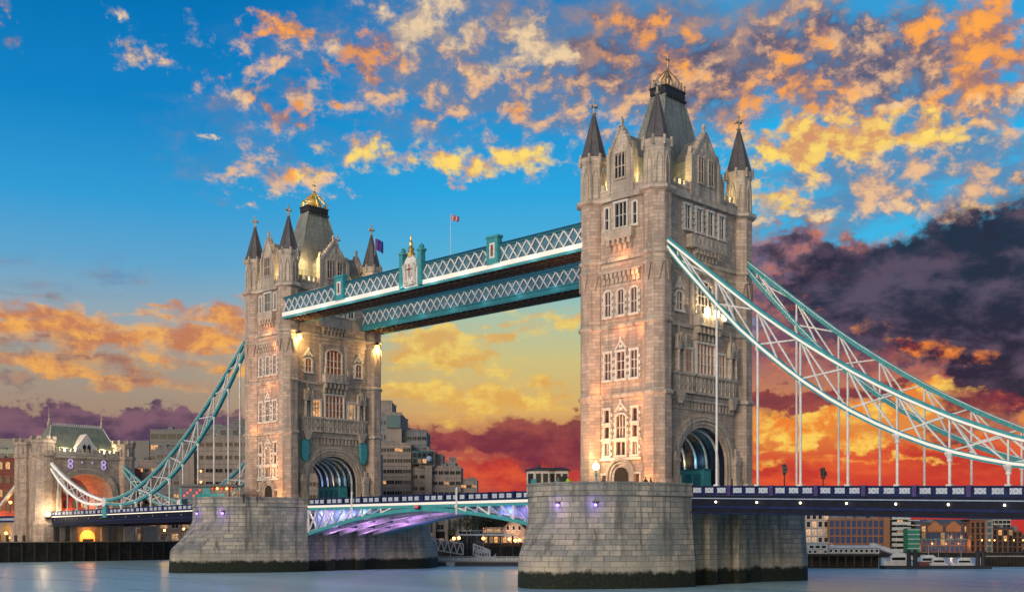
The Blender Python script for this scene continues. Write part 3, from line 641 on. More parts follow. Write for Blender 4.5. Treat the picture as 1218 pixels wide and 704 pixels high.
    for k in range(7):
        y = -2.2 + k * 4.4 / 6
        for sx in (1, -1): gc.lathe([(0.04, z0), (0.13, z0 + 0.25), (0.05, z0 + 0.45), (0.12, z0 + 0.7), (0.02, z0 + 1.0)], 6, sx * 1.3, y)
    for k in range(3):
        for sy in (1, -1): gc.lathe([(0.04, z0), (0.13, z0 + 0.25), (0.05, z0 + 0.45), (0.12, z0 + 0.7), (0.02, z0 + 1.0)], 6, -0.65 + 0.65 * k, sy * 2.2)
    wid = 0.7 if near else 1.25
    for sx in (1, -1):
        for sy in (1, -1):
            gc.tube([(sx * 1.1, sy * 1.9, z0), (sx * 1.0, sy * 1.6, z0 + 1.1), (sx * 0.55, sy * 0.9, z0 + 2.0), (0, 0, z0 + 3.0)], [0.12 * wid, 0.16 * wid, 0.14 * wid, 0.1 * wid], 6)
            gc.ball((sx * 1.05, sy * 1.75, z0 + 1.2), 0.2 * wid, 6, 4); gc.ball((sx * 0.62, sy * 1.0, z0 + 2.05), 0.2 * wid, 6, 4)
        gc.tube([(sx * 1.15, 0, z0), (sx * 0.8, 0, z0 + 1.3), (sx * 0.3, 0, z0 + 2.4), (0, 0, z0 + 3.0)], 0.13 * wid, 6)
        gc.tube([(0, sx * 1.9, z0), (0, sx * 1.3, z0 + 1.2), (0, sx * 0.5, z0 + 2.3), (0, 0, z0 + 3.0)], 0.13 * wid, 6)
    gc.lathe([(0.6 * wid, z0), (0.75 * wid, z0 + 0.5), (0.45 * wid, z0 + 1.0), (0.6 * wid, z0 + 1.6), (0.3 * wid, z0 + 2.2), (0.36 * wid, z0 + 2.8), (0.13, z0 + 3.3), (0.09, z0 + 4.9), (0.02, z0 + 5.3)], 8)
    gc.box(-0.08, -0.42, z0 + 4.2, 0.08, 0.42, z0 + 4.42)
    gc.build('roof_crown', M['shadegold' if near else 'gold'], r_)
    # side face (towards the river)
    f = 'S'
    W = lambda *a, **k: window(root, off, *a, **k)
    for u in (-2.35, 2.35):
        W(f, u, 21.3, 23.0, 0.75, 1, 0, pane='warmpane')
        W(f, u, 19.25, 20.75, 0.75, 1, 0, pane='warmpane')
        W(f, u, 16.95, 18.6, 0.75, 2, 0, pane='warmpane')
        W(f, u * 1.15, 12.7, 14.4, 0.8, 1, 0, pane='warmpane', quoin=False)
    W(f, 0, 16.95, 18.7, 1.5, 2, 0, pane='warmpane', quoin=False)
    W(f, 0, 19.2, 22.3, 1.5, 3, 1, 'arch', pane='warmpane', hood=True)
    sl = FaceMB(off); sl.fb(f, -3.45, 3.45, 0, 0.42, 16.3, 16.62); sl.fb(f, -3.45, 3.45, 0, 0.36, 18.88, 19.1)
    sl.build('sill_band', M['white'], root)
    dr = FaceMB(off)
    for k, g in enumerate((0, 0.4, 0.8)):
        a = arcpts(1.25 + g, 13.9, 1.5 + g, 12, 0.8); b = arcpts(1.25 + g + 0.34, 13.9, 1.5 + g + 0.34, 12, 0.8); d = 0.18 + 0.16 * k
        for i in range(len(a) - 1): dr.fprism(f, [a[i], a[i + 1], b[i + 1], b[i]], 0, d)
        for s in (1, -1): dr.fb(f, s * (1.25 + g), s * (1.25 + g + 0.34), 0, d, 12.0, 13.9)
    door = dr.build('doorway', M['trim'], root)
    dl = FaceMB(off); dl.fprism(f, [(-1.25, 12.02), (1.25, 12.02)] + list(reversed(arcpts(1.25, 13.9, 1.5, 12, 0.8))), 0.01, 0.06)
    dl.build('door_leaf', M['timber'], door)
    for u in (-2.2, 0, 2.2): W(f, u, 27.0, 30.5, 1.05 if u else 1.3, 2, 2, pane='warmpane', hood=(u == 0))
    for u in (-2.2, 0, 2.2): W(f, u, 35.4, 38.7, 0.95, 2, 1, 'arch', pane='warmpane')
    cb = FaceMB(off)
    for k in range(9):
        u = -3.1 + k * 0.72
        cb.fprism(f, [(u, 39.7), (u + 0.44, 39.7), (u + 0.44, 41.0), (u, 41.0)], 0, 0.28); cb.fb(f, u, u + 0.44, 0.28, 0.55, 40.35, 41.0)
    cb.fb(f, -3.3, 3.4, 0, 0.62, 41.0, 41.24)
    cb.build('corbel_table', M['trim'], root)
    W(f, 0, 46.9, 50.1, 1.9, 3, 1, pane='glass', quoin=False)
    for u in (-2.35, 2.35): W(f, u, 46.9, 49.8, 0.55, 1, 1, 'point', quoin=False)
    bl = FaceMB(off); bl.fb(f, -2.3, 2.3, 0, 0.95, 45.3, 45.55); bl.fb(f, -2.3, 2.3, 0.72, 0.95, 45.55, 46.6)
    for s in (1, -1): bl.fb(f, s * 2.3, s * 2.08, 0, 0.72, 45.55, 46.6)
    for k in range(4):
        u = -1.7 + k * 1.13; bl.fprism(f, [(u - 0.2, 46.05), (u, 45.7), (u + 0.2, 46.05), (u, 46.4)], 0.95, 1.03)
    for k in range(5):
        u = -1.95 + k * 0.86; bl.fb(f, u, u + 0.46, 0, 0.85, 44.6, 45.3); bl.fb(f, u + 0.04, u + 0.42, 0, 0.48, 43.9, 44.6)
    bl.build('balcony', M['trim'], root)
    # road face
    f = 'E'
    fz = FaceMB(off); fz.fb(f, -7.4, 7.4, 0, 0.16, 22.95, 23.15); k = 0
    u = -7.0
    while u < 7: fz.fb(f, u, u + 0.35, 0, 0.22, 23.15, 24.1); u += 0.8
    fz.fb(f, -7.4, 7.4, 0, 0.34, 24.1, 24.5); fz.build('corbel_table', M['trim'], root)
    bc = FaceMB(off); bc.fb(f, -7.3, 7.3, 0, 0.75, 25.06, 25.4); bc.fb(f, -7.3, 7.3, 0, 0.5, 25.4, 27.4); bc.fb(f, -7.4, 7.4, 0, 0.78, 27.4, 27.75)
    for k in range(15):
        u = -6.7 + k * 0.96
        bc.fprism(f, [(u - 0.34, 26.4), (u, 25.8), (u + 0.34, 26.4), (u, 27.0)], 0.5, 0.62)
        if k < 14: bc.fb(f, u + 0.44, u + 0.54, 0.5, 0.66, 25.4, 27.4)
    for s in (1, -1):
        bc.fprism(f, [(s * 6.1 - 0.9, 25.06), (s * 6.1 + 0.9, 25.06), (s * 6.1 + 0.25, 23.6), (s * 6.1 - 0.25, 23.6)], 0, 0.9)
    bc.build('balcony', M['trim'], root)
    W(f, 0, 27.9, 31.9, 4.0, 5, 2, pane='warmpane', quoin=False, mat='white', dep=0.5)
    for s in (1, -1): W(f, s * 3.85, 27.9, 30.9, 1.7, 3, 1, pane='warmpane' if near else 'hotpane', quoin=False, mat='white')
    for s in (1, -1):
        ni = FaceMB(off); u = s * 6.0
        ni.fb(f, u - 0.75, u - 0.5, 0, 0.8, 27.75, 30.6); ni.fb(f, u + 0.5, u + 0.75, 0, 0.8, 27.75, 30.6)
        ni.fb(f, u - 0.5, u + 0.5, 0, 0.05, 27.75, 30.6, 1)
        ni.fprism(f, [(u - 0.95, 30.6), (u + 0.95, 30.6), (u, 32.9)], 0, 0.95)
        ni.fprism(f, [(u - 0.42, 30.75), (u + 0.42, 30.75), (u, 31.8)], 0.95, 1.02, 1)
        ni.fb(f, u - 0.12, u + 0.12, 0.2, 0.45, 32.6, 34.2)
        for q in (-0.85, 0.85): ni.fprism(f, [(u + q - 0.16, 30.6), (u + q + 0.16, 30.6), (u + q, 32.6)], 0.4, 0.9)
        for q in (-0.62, 0.62): ni.fb(f, u + q - 0.1, u + q + 0.1, 0.8, 0.95, 27.75, 30.6)
        st = ni.build('niche', [M['trim'], M['dstone']], root)
        fg = MB(off); px_, py_, _ = ni.P(f, u, 0.45, 0)
        fg.lathe([(0.30, 27.8), (0.34, 28.3), (0.22, 29.1), (0.30, 29.6), (0.12, 29.8), (0.16, 30.05), (0.03, 30.3)], 8, px_, py_)
        fg.build('statue', M['trim'], st)
    # machicolated balcony under the great window
    mc = FaceMB(off)
    for k in range(6):
        u = -2.4 + k * 0.9; mc.fb(f, u, u + 0.4, 0, 1.1, 33.2, 34.15); mc.fb(f, u + 0.04, u + 0.36, 0, 0.65, 32.3, 33.2)
    mc.fb(f, -2.7, 2.7, 0, 1.3, 34.15, 34.4); mc.fb(f, -2.7, 2.7, 1.05, 1.3, 34.4, 35.7)
    for s in (1, -1): mc.fb(f, s * 2.7, s * 2.45, 0, 1.05, 34.4, 35.7)
    for k in range(5):
        u = -2.0 + k * 1.0; mc.fprism(f, [(u - 0.3, 35.05), (u, 34.6), (u + 0.3, 35.05), (u, 35.5)], 1.3, 1.38)
    for s in (-2.6, 2.6): mc.fb(f, s - 0.2, s + 0.2, 0.95, 1.4, 35.7, 36.7)
    mc.build('balcony', M['trim'], root)
    W(f, 0, 35.9, 40.3, 3.3, 4, 2, 'arch', pane='warmpane', quoin=True)
    for s in (1, -1): W(f, s * 5.7, 35.8, 38.2, 1.3, 2, 1, 'arch', pane='warmpane', hood=True)
    bp = FaceMB(off)
    for s in (1, -1): bp.fb(f, s * 3.1, s * 2.5, 0, 0.3, 34.2, 41.2)
    bp.build('pilaster', M['trim'], root)
    for u in (-3.9, -1.3, 1.3, 3.9): W(f, u, 46.7, 49.8, 1.15, 2, 1, quoin=True)
    ub = FaceMB(off); ub.fb(f, -4.0, 4.0, 0, 1.0, 44.35, 44.6); ub.fb(f, -4.0, 4.0, 0.78, 1.0, 44.6, 46.0)
    for s in (1, -1): ub.fb(f, s * 4.0, s * 3.78, 0, 0.78, 44.6, 46.0)
    for k in range(8):
        u = -3.5 + k * 1.0; ub.fprism(f, [(u - 0.28, 45.3), (u, 44.85), (u + 0.28, 45.3), (u, 45.75)], 1.0, 1.08)
    for k in range(7):
        u = -2.6 + k * 0.8; ub.fb(f, u, u + 0.42, 0, 0.85, 43.7, 44.35); ub.fb(f, u + 0.04, u + 0.38, 0, 0.45, 43.0, 43.7)
    ub.build('balcony', M['trim'], root)
    if near:
        for u in (-1.6, 0.5, 2.4):
            ll = FaceMB(off); px_, py_, _ = ll.P(f, u, 1.75, 0)
            ll.lathe([(0.12, 35.2), (0.34, 35.5), (0.38, 36.2), (0.1, 36.6)], 8, px_, py_); ll.build('balcony_lantern', M['bulb'], root)
    # flanking blocks beside the arch
    for s in (1, -1):
        bk = FaceMB(off); u = s * 7.1
        bk.fb(f, u - 0.75, u + 0.75, 0, 1.0, 12.0, 14.2); bk.fb(f, u - 0.6, u + 0.6, 0, 0.85, 14.2, 16.0)
        bk.fprism(f, [(u - 0.8, 16.0), (u + 0.8, 16.0), (u + 0.4, 17.3), (u - 0.4, 17.3)], 0, 0.95); bk.fb(f, u - 0.25, u + 0.25, 0.1, 0.6, 17.3, 18.3)
        bk.build('buttress', M['trim'], root)
    if not near:
        for s in (1, -1):
            sh = FaceMB(off); u = s * 6.6
            sh.fprism(f, [(u - 0.75, 23.3), (u - 0.75, 21.0), (u - 0.45, 20.0), (u, 19.6), (u + 0.45, 20.0), (u + 0.75, 21.0), (u + 0.75, 23.3), (u, 23.7)], 0.15, 0.7)
            sh.build('shield_lantern', M['teal'], root)
    return root

TN = make_tower(41, 'nearer tall Gothic stone tower with grey roof, hung with chains', True)
TF = make_tower(-41, 'farther tall Gothic stone tower with gilded roof crown and turquoise shields', False)

# ------------------------------------------------------------------ piers
def pier_outline(grow_tip, grow_side, n=28):
    """half plan (x half width, y) of the pier, straight flanks and rounded noses"""
    pts = []
    HW, Y0, L = 10.65, 10.0, 14.2
    for sgn in (-1, 1):
        for i in range(n + 1):
            a = math.pi * i / n
            c_, s_ = math.cos(a), math.sin(a)
            x = (HW + grow_side) * c_; y = Y0 + (L + grow_tip) * s_
            pts.append((-sgn * x if sgn > 0 else x, sgn * y) if sgn < 0 else (-x, y))
    # build as: south nose from +x to -x, then north nose from -x to +x
    return pts
def make_pier(X, label, fl):
    root = thing('stone_pier', label, 'pier', (X, 0, 0))
    def outline(gt, gs, n=30, rec=0.0):
        HW, Y0, L = 10.65, 9.2, 15.0; YN, LN = 16.5, 8.0; p = []
        for i in range(n + 1):
            a = math.pi * i / n; p.append(((HW + gs) * math.cos(a), -Y0 - L * math.sin(a) - gt * math.sin(a) ** 5))
        if rec: p += [(-(HW - rec), -8.6), (-(HW - rec), 9.4)]
        for i in range(n + 1):
            a = math.pi * i / n; p.append((-(HW + gs) * math.cos(a), YN + LN * math.sin(a) + gt * math.sin(a) ** 5))
        if rec: p += [(HW - rec, 9.4), (HW - rec, -8.6)]
        return p
    lev = [(z, gt * fl, gs) for z, gt, gs in [(-3, 5.4, 0.55), (1.2, 5.2, 0.5), (3.6, 5.0, 0.45), (4.1, 4.7, 0.35), (5.8, 2.6, 0.2), (7.6, 0.9, 0.05), (9.0, 0.0, 0.0), (10.2, 0.0, 0.0)]]
    loops = [[(x, y, z) for x, y in outline(gt, gs, 30, 1.6)] for z, gt, gs in lev]
    mb = MB(); mb.ring(loops); mb.ring([[(x, y, z) for x, y in outline(0, 0)] for z in (10.202, 11.3)])
    per = outline(0, 0); cum = {}
    def uvf(co):
        a = math.atan2(co.y + (9.2 if co.y < -9.2 else (-9.2 if co.y > 9.2 else 0)), co.x)
        if co.y < -9.2: s = 9.2 + 12.6 * (-(a))
        elif co.y > 9.2: s = 100 + 12.6 * a
        else: s = (-co.y if co.x > 0 else 60 + co.y)
        return (s, co.z)
    mb.build('masonry', M['pier'], root, uv=uvf)
    cp = MB(); cp.ring([[(x * 1.022, y * 1.01, z) for x, y in outline(0, 0)] for z in (11.3, 11.42)] + [[(x, y, 11.9) for x, y in outline(0, 0)]])
    cp.build('platform', M['pier'], root, uv=uvf)
    for sgn in (-1, 1):
        o = [(x, y) for x, y in outline(0, 0) if y * sgn >= 9.2 - 1e-6]
        pr_ = MB()
        outer0 = [(x * 1.005, y * 1.003) for x, y in o]; inner = [(x * 0.955, y * 0.975) for x, y in o]
        for i in range(len(o) - 1):
            a, b = outer0[i], outer0[i + 1]; c1, d1 = inner[i + 1], inner[i]
            pr_.ring([[(*a, 11.9), (*b, 11.9), (*c1, 11.9), (*d1, 11.9)], [(*a, 12.75), (*b, 12.75), (*c1, 12.75), (*d1, 12.75)]])
            e0 = [(q[0] * 1.012, q[1] * 1.006) for q in (a, b)]
            pr_.ring([[(*e0[0], 12.752), (*e0[1], 12.752), (*c1, 12.752), (*d1, 12.752)], [(*e0[0], 12.95), (*e0[1], 12.95), (*c1, 12.95), (*d1, 12.95)]])
        pr_.build('parapet', M['pier'], root, uv=uvf)
    # recessed bays and pilasters under the deck
    for sx in (1, -1):
        for y in (-3.4, 3.4):
            q = MB(); q.box(sx * 9.06, y - 0.9, -1.0, sx * 9.9, y + 0.9, 10.05)
            q.build('pilaster', M['pier'], root)
        q = MB(); q.box(sx * 9.06, -8.5, 9.3, sx * 10.3, 9.3, 9.6); q.build('bearing_ledge', M['trim'], root)
    return root
PN = make_pier(41, 'nearer rounded stone pier standing in the river, wet with weed at its foot', 0.62)
PF = make_pier(-41, 'farther rounded stone pier in the river, beside the white gangway', 1.0)
def pier_lamp(root, ang):
    x = 10.7 * math.cos(ang); y = -9.2 - 15.05 * math.sin(ang)
    q = MB(); q.lathe_at([(0.22, -0.28), (0.22, 0.0)], 8, (x, y, 10.4)); q.box(x - 0.3, y - 0.3, 10.4, x + 0.3, y + 0.3, 10.5)
    hd = q.build('floodlight', M['iron'], root)
    g = MB(); g.ball((x + 0.12, y - 0.18, 10.1), 0.20, 8, 5); g.build('lens', M['violet'], hd)
    lamp('violet_light', hd, (x + 0.5 * math.cos(ang), y - 0.6 * math.sin(ang), 10.2), 60, (0.35, 0.2, 1.0), 0.15)
for r_, angs in ((PN, (R(82), R(58))), (PF, (R(92), R(62)))):
    for a in angs: pier_lamp(r_, a)

# ------------------------------------------------------------------ decks
NY, FY = -9.2, 9.2
def deck_z(x):                             # top of the parapet
    if abs(x) <= 51: return 12.78 - 0.00004 * x * x
    return 12.68 - (0.029 if x > 0 else 0.009) * (abs(x) - 51)
def parapet(root, x0, x1, y, out, post=5.9, panel=3, wide=0.5, pmat='violetpaint'):
    """cast-iron parapet: posts, rails and pierced white panels; out = -1 faces -Y"""
    mb = MB(); H = 1.18; n = max(1, round(abs(x1 - x0) / post)); L = (x1 - x0) / n
    def sl(xa, xb, za, zb, ya, yb, m):
        A_, B_ = deck_z(xa), deck_z(xb)
        mb.hexa([(xa, ya, A_ + za), (xb, ya, B_ + za), (xb, yb, B_ + za), (xa, yb, A_ + za), (xa, ya, A_ + zb), (xb, ya, B_ + zb), (xb, yb, B_ + zb), (xa, yb, A_ + zb)], m)
    ya, yb = (y, y + 0.22) if out < 0 else (y - 0.22, y)
    yo = y + 0.10 * out
    for i in range(n):
        xa = x0 + L * i; xb = xa + L
        sl(xa, xb, -0.16, 0, min(ya, yo), max(yb, yo), 0); sl(xa, xb, -H, -H + 0.22, min(ya, yo), max(yb, yo), 0)
        sl(xa - 0.25 * (1 if L > 0 else -1), xa + 0.25 * (1 if L > 0 else -1), -H - 0.003, 0.05, min(ya, yo + 0.12 * out), max(yb, yo + 0.12 * out), 1)
        pw = (L - 0.5 * math.copysign(1, L)) / panel
        for k in range(panel):
            p0 = xa + 0.25 * math.copysign(1, L) + pw * k
            sl(p0, p0 + pw, -H + 0.22, -0.16, ya + 0.06, yb - 0.06, 0)
            q0 = p0 + pw * 0.16; q1 = p0 + pw * 0.84; zf = y + 0.03 * out
            sl(q0, q1, -H + 0.30, -0.24, min(zf, y), max(zf, y), 2)
            cxm = (q0 + q1) / 2; zc = deck_z(cxm) - H / 2 + 0.03
            for j in range(2):
                for (dx_, dz_) in ((1, 1), (1, -1)):
                    hx = (q1 - q0) / 4; xc = q0 + hx * (1 + 2 * j)
                    mb.bar((xc - hx * 0.9, zf + 0.012 * out, zc - dz_ * 0.28), (xc + hx * 0.9, zf + 0.012 * out, zc + dz_ * 0.28), 0.03, 0.09, 3, up=(0, 0, 1))
    return mb.build('parapet', [M['navy'], M[pmat], M['panelblue'], M['wpaint']], root)
def side_span(s, label):
    root = thing('suspended_deck', label, 'bridge deck', (0, 0, 0))
    xs = [s * v for v in (51.3, 60, 70, 80, 90, 100, 110, 120, 130, 134.2)]
    def strip(name, mat, y0, y1, za, zb):
        mb = MB()
        for a, b in zip(xs[:-1], xs[1:]):
            A_, B_ = deck_z(a), deck_z(b)
            mb.hexa([(a, y0, A_ + za), (b, y0, B_ + za), (b, y1, B_ + za), (a, y1, A_ + za), (a, y0, A_ + zb), (b, y0, B_ + zb), (b, y1, B_ + zb), (a, y1, A_ + zb)])
        return mb.build(name, mat, root)
    strip('roadway', M['asphalt'], NY + 0.3, FY - 0.3, -1.6, -1.2)
    for y, o in ((NY, -1), (FY, 1)):
        strip('girder', M['girder'], y - 0.05 if o < 0 else y - 0.4, y + 0.4 if o < 0 else y + 0.05, -3.3, -1.22)
        strip('fascia_rail', M['panelblue'] if s > 0 else M['ledw'], min(y + o * 0.05, y + o * 0.18), max(y + o * 0.05, y + o * 0.18), -1.62 if s > 0 else -1.40, -1.50 if s > 0 else -1.22)
        strip('bottom_flange', M['navy'], min(y + o * 0.05, y + o * 0.30) - 0.1, max(y + o * 0.05, y + o * 0.30) + 0.1, -3.42, -3.30)
        strip('web_stiffener', M['navy'], min(y + o * 0.05, y + o * 0.14), max(y + o * 0.05, y + o * 0.14), -2.75, -2.45)
        parapet(root, s * 51.3, s * 134.0, y, o)
    cb = MB()
    x = 54.0
    while x < 134:
        z = deck_z(s * x); cb.box(s * x - 0.2, NY + 0.4, z - 2.9, s * x + 0.2, FY - 0.4, z - 1.6); x += 5.9
    cb.build('cross_girders', M['hull'], root)
    x = 55.35
    while x < 132:
        b = MB(); z = deck_z(s * x) - 2.0; b.ball((s * x, NY - 0.22, z), 0.13, 8, 5); b.build('marker_bulb', M['bulb'] if s > 0 else M['panelblue'], root); x += 5.85
    return root
DR = side_span(1, 'navy suspended road deck on the right, running from the nearer tower')
DL = side_span(-1, 'suspended road deck on the left, with bright white edge line, before the low gatehouse')

def bascule_bot(x): return 10.15 - 3.55 * (abs(x) / 29.0) ** 1.75
def bascule(s, label):
    root = thing('bascule_leaf', label, 'drawbridge', (0, 0, 0))
    X1 = 30.2
    parapet(root, s * 0.25, s * X1, NY + 0.2, -1, post=4.99, panel=3, pmat='navy'); parapet(root, s * 0.25, s * X1, FY - 0.2, 1, post=4.99, panel=3, pmat='navy')
    xs = [s * (0.05 + (X1 - 0.05) * i / 12) for i in range(13)]
    rd = MB(); rd.box(s * 0.05, NY + 0.5, 11.2, s * X1, FY - 0.5, 11.55); rd.build('roadway', M['asphalt'], root)
    for y, o in ((NY + 0.2, -1), (FY - 0.2, 1)):
        fs = MB(); fs.box(s * 0.05, y + 0.05 * o, 11.17, s * X1, y + 0.24 * o, 11.56); fs.build('light_strip', M['led'], root)
        tp = MB(); tp.box(s * 0.05, y - 0.25 * o, 10.7, s * X1, y + 0.04 * o, 11.165); tp.build('top_chord', M['teal'], root)
        lc = MB()
        for a, b in zip(xs[:-1], xs[1:]):
            za, zb = bascule_bot(a), bascule_bot(b)
            ya, yb = sorted((y - 0.35 * o, y + 0.10 * o))
            lc.hexa([(a, ya, za), (b, ya, zb), (b, yb, zb), (a, yb, za), (a, ya, za + 0.6), (b, ya, zb + 0.6), (b, yb, zb + 0.6), (a, yb, za + 0.6)])
        lc.build('bottom_chord', M['teal'], root)
        for i in range(3, 12):
            a, b = xs[i], xs[i + 1]; br = MB()
            br.bar((a, y, 10.75), (b, y, bascule_bot(b) + 0.5), 0.22, 0.24); br.bar((b, y + 0.02 * o, 10.75), (b, y + 0.02 * o, bascule_bot(b) + 0.5), 0.22, 0.28)
            if i > 8: br.bar((a, y - 0.1 * o, bascule_bot(a) + 0.5), (b, y - 0.1 * o, 10.75), 0.2, 0.24)
            br.build('brace', M['wpaint'] if (i % 2) else M['panelblue'], root)
    for y, o in ((NY + 1.5, -1), (FY - 1.5, 1)):
        wp = MB()
        for a, b in zip(xs[:-1], xs[1:]):
            za, zb = bascule_bot(a) + 0.05, bascule_bot(b) + 0.05
            wp.hexa([(a, y - 0.04, za), (b, y - 0.04, zb), (b, y + 0.04, zb), (a, y + 0.04, za), (a, y - 0.04, 11.15), (b, y - 0.04, 11.15), (b, y + 0.04, 11.15), (a, y + 0.04, 11.15)])
        wp.build('light_catch_plate', M['panelblue'], root)  # pale panel added inside the truss to catch the coloured lights
    for y in (-5.6, -2.0, 2.0, 5.6):
        g = MB()
        for a, b in zip(xs[:-1], xs[1:]):
            za, zb = bascule_bot(a), bascule_bot(b)
            g.hexa([(a, y - 0.3, za), (b, y - 0.3, zb), (b, y + 0.3, zb), (a, y + 0.3, za), (a, y - 0.3, 11.15), (b, y - 0.3, 11.15), (b, y + 0.3, 11.15), (a, y + 0.3, 11.15)])
        g.build('main_girder', M['purplerib'], root)
    sf = MB()
    for a, b in zip(xs[:-1], xs[1:]):
        za, zb = bascule_bot(a) + 0.75, bascule_bot(b) + 0.75
        for y0, y1 in ((-8.7, -5.95), (-5.25, -2.35), (-1.65, 1.65), (2.35, 5.25), (5.95, 8.7)):
            sf.hexa([(a, y0, za), (b, y0, zb), (b, y1, zb), (a, y1, za), (a, y0, za + 0.12), (b, y0, zb + 0.12), (b, y1, zb + 0.12), (a, y1, za + 0.12)])
    sf.build('soffit_plating', M['purplerib'], root)
    for i in range(1, 12):
        if i % 2: continue
        x = xs[i]; z = bascule_bot(x) + 0.32
        cg = MB(); cg.box(x - 0.14, -8.7, z, x + 0.14, 8.7, z + 0.4); cg.build('cross_beam', M['dteal'], root)
    return root
BL = bascule(-1, 'left leaf of the closed drawbridge, violet light under its arch')
BR = bascule(1, 'right leaf of the closed drawbridge, meeting the nearer pier')
for x, y, en in ((-27, -5, 900), (-27, 2, 900), (-21, -3, 1100), (-21, 4, 1000), (-14.5, 0, 900), (-8, 0, 450)):
    lamp('violet_light', BL, (x, y, bascule_bot(x) - 2.6), en, (0.80, 0.42, 1.0), 0.5, 135, (x + 1.5, y, 12))
for x, y, en in ((27, -3, 420), (20, 0, 320)): lamp('violet_light', BR, (x, y, bascule_bot(x) - 2.6), en, (0.70, 0.36, 1.0), 0.5, 135, (x, y, 12))
for x, c_ in ((-28.2, (0.9, 0.75, 1.0)), (-25.5, (0.8, 0.3, 1.0)), (-22.5, (0.5, 0.75, 1.0)), (-19.5, (0.75, 0.4, 1.0)), (-16, (0.5, 0.8, 1.0))): lamp('violet_light', BL, (x, -8.35, 9.9), 75, c_, 0.15)
for x, c_ in ((28.6, (0.85, 0.3, 1.0)), (25.5, (0.45, 0.3, 1.0)), (22, (0.75, 0.2, 1.0)), (18, (0.3, 0.35, 1.0))): lamp('violet_light', BR, (x, -8.35, 9.9), 75, c_, 0.15)
# red navigation lamp where the leaves meet, white marks on the parapet
nv = thing('navigation_lamp', 'small red navigation lamp where the two drawbridge leaves meet', 'lamp', (-0.6, NY - 0.15, 11.0))
q = MB(); q.box(-0.45, -0.25, -0.5, 0.45, 0.1, 0.05); q.build('housing', M['navy'], nv)
for u in (-0.22, 0.22):
    q = MB(); q.ball((u, -0.30, -0.15), 0.17, 8, 5); q.build('lens', M['redlamp'], nv)
for x, lb in ((-17.5, 'white upright post on the left drawbridge leaf parapet'), (8.3, 'white upright post on the right drawbridge leaf parapet')):
    t = thing('gauge_post', lb, 'post', (x, NY - 0.05, 9.6)); q = MB(); q.box(-0.13, -0.14, 0, 0.13, 0.06, 3.7); q.build('post', M['wpaint'], t)
    q = MB(); q.box(-0.35, -0.17, 1.2, 0.35, -0.142, 1.45); q.lathe([(0.2, 3.7), (0.26, 3.85), (0.03, 4.1)], 8); q.build('crosspiece', M['wpaint'], t)

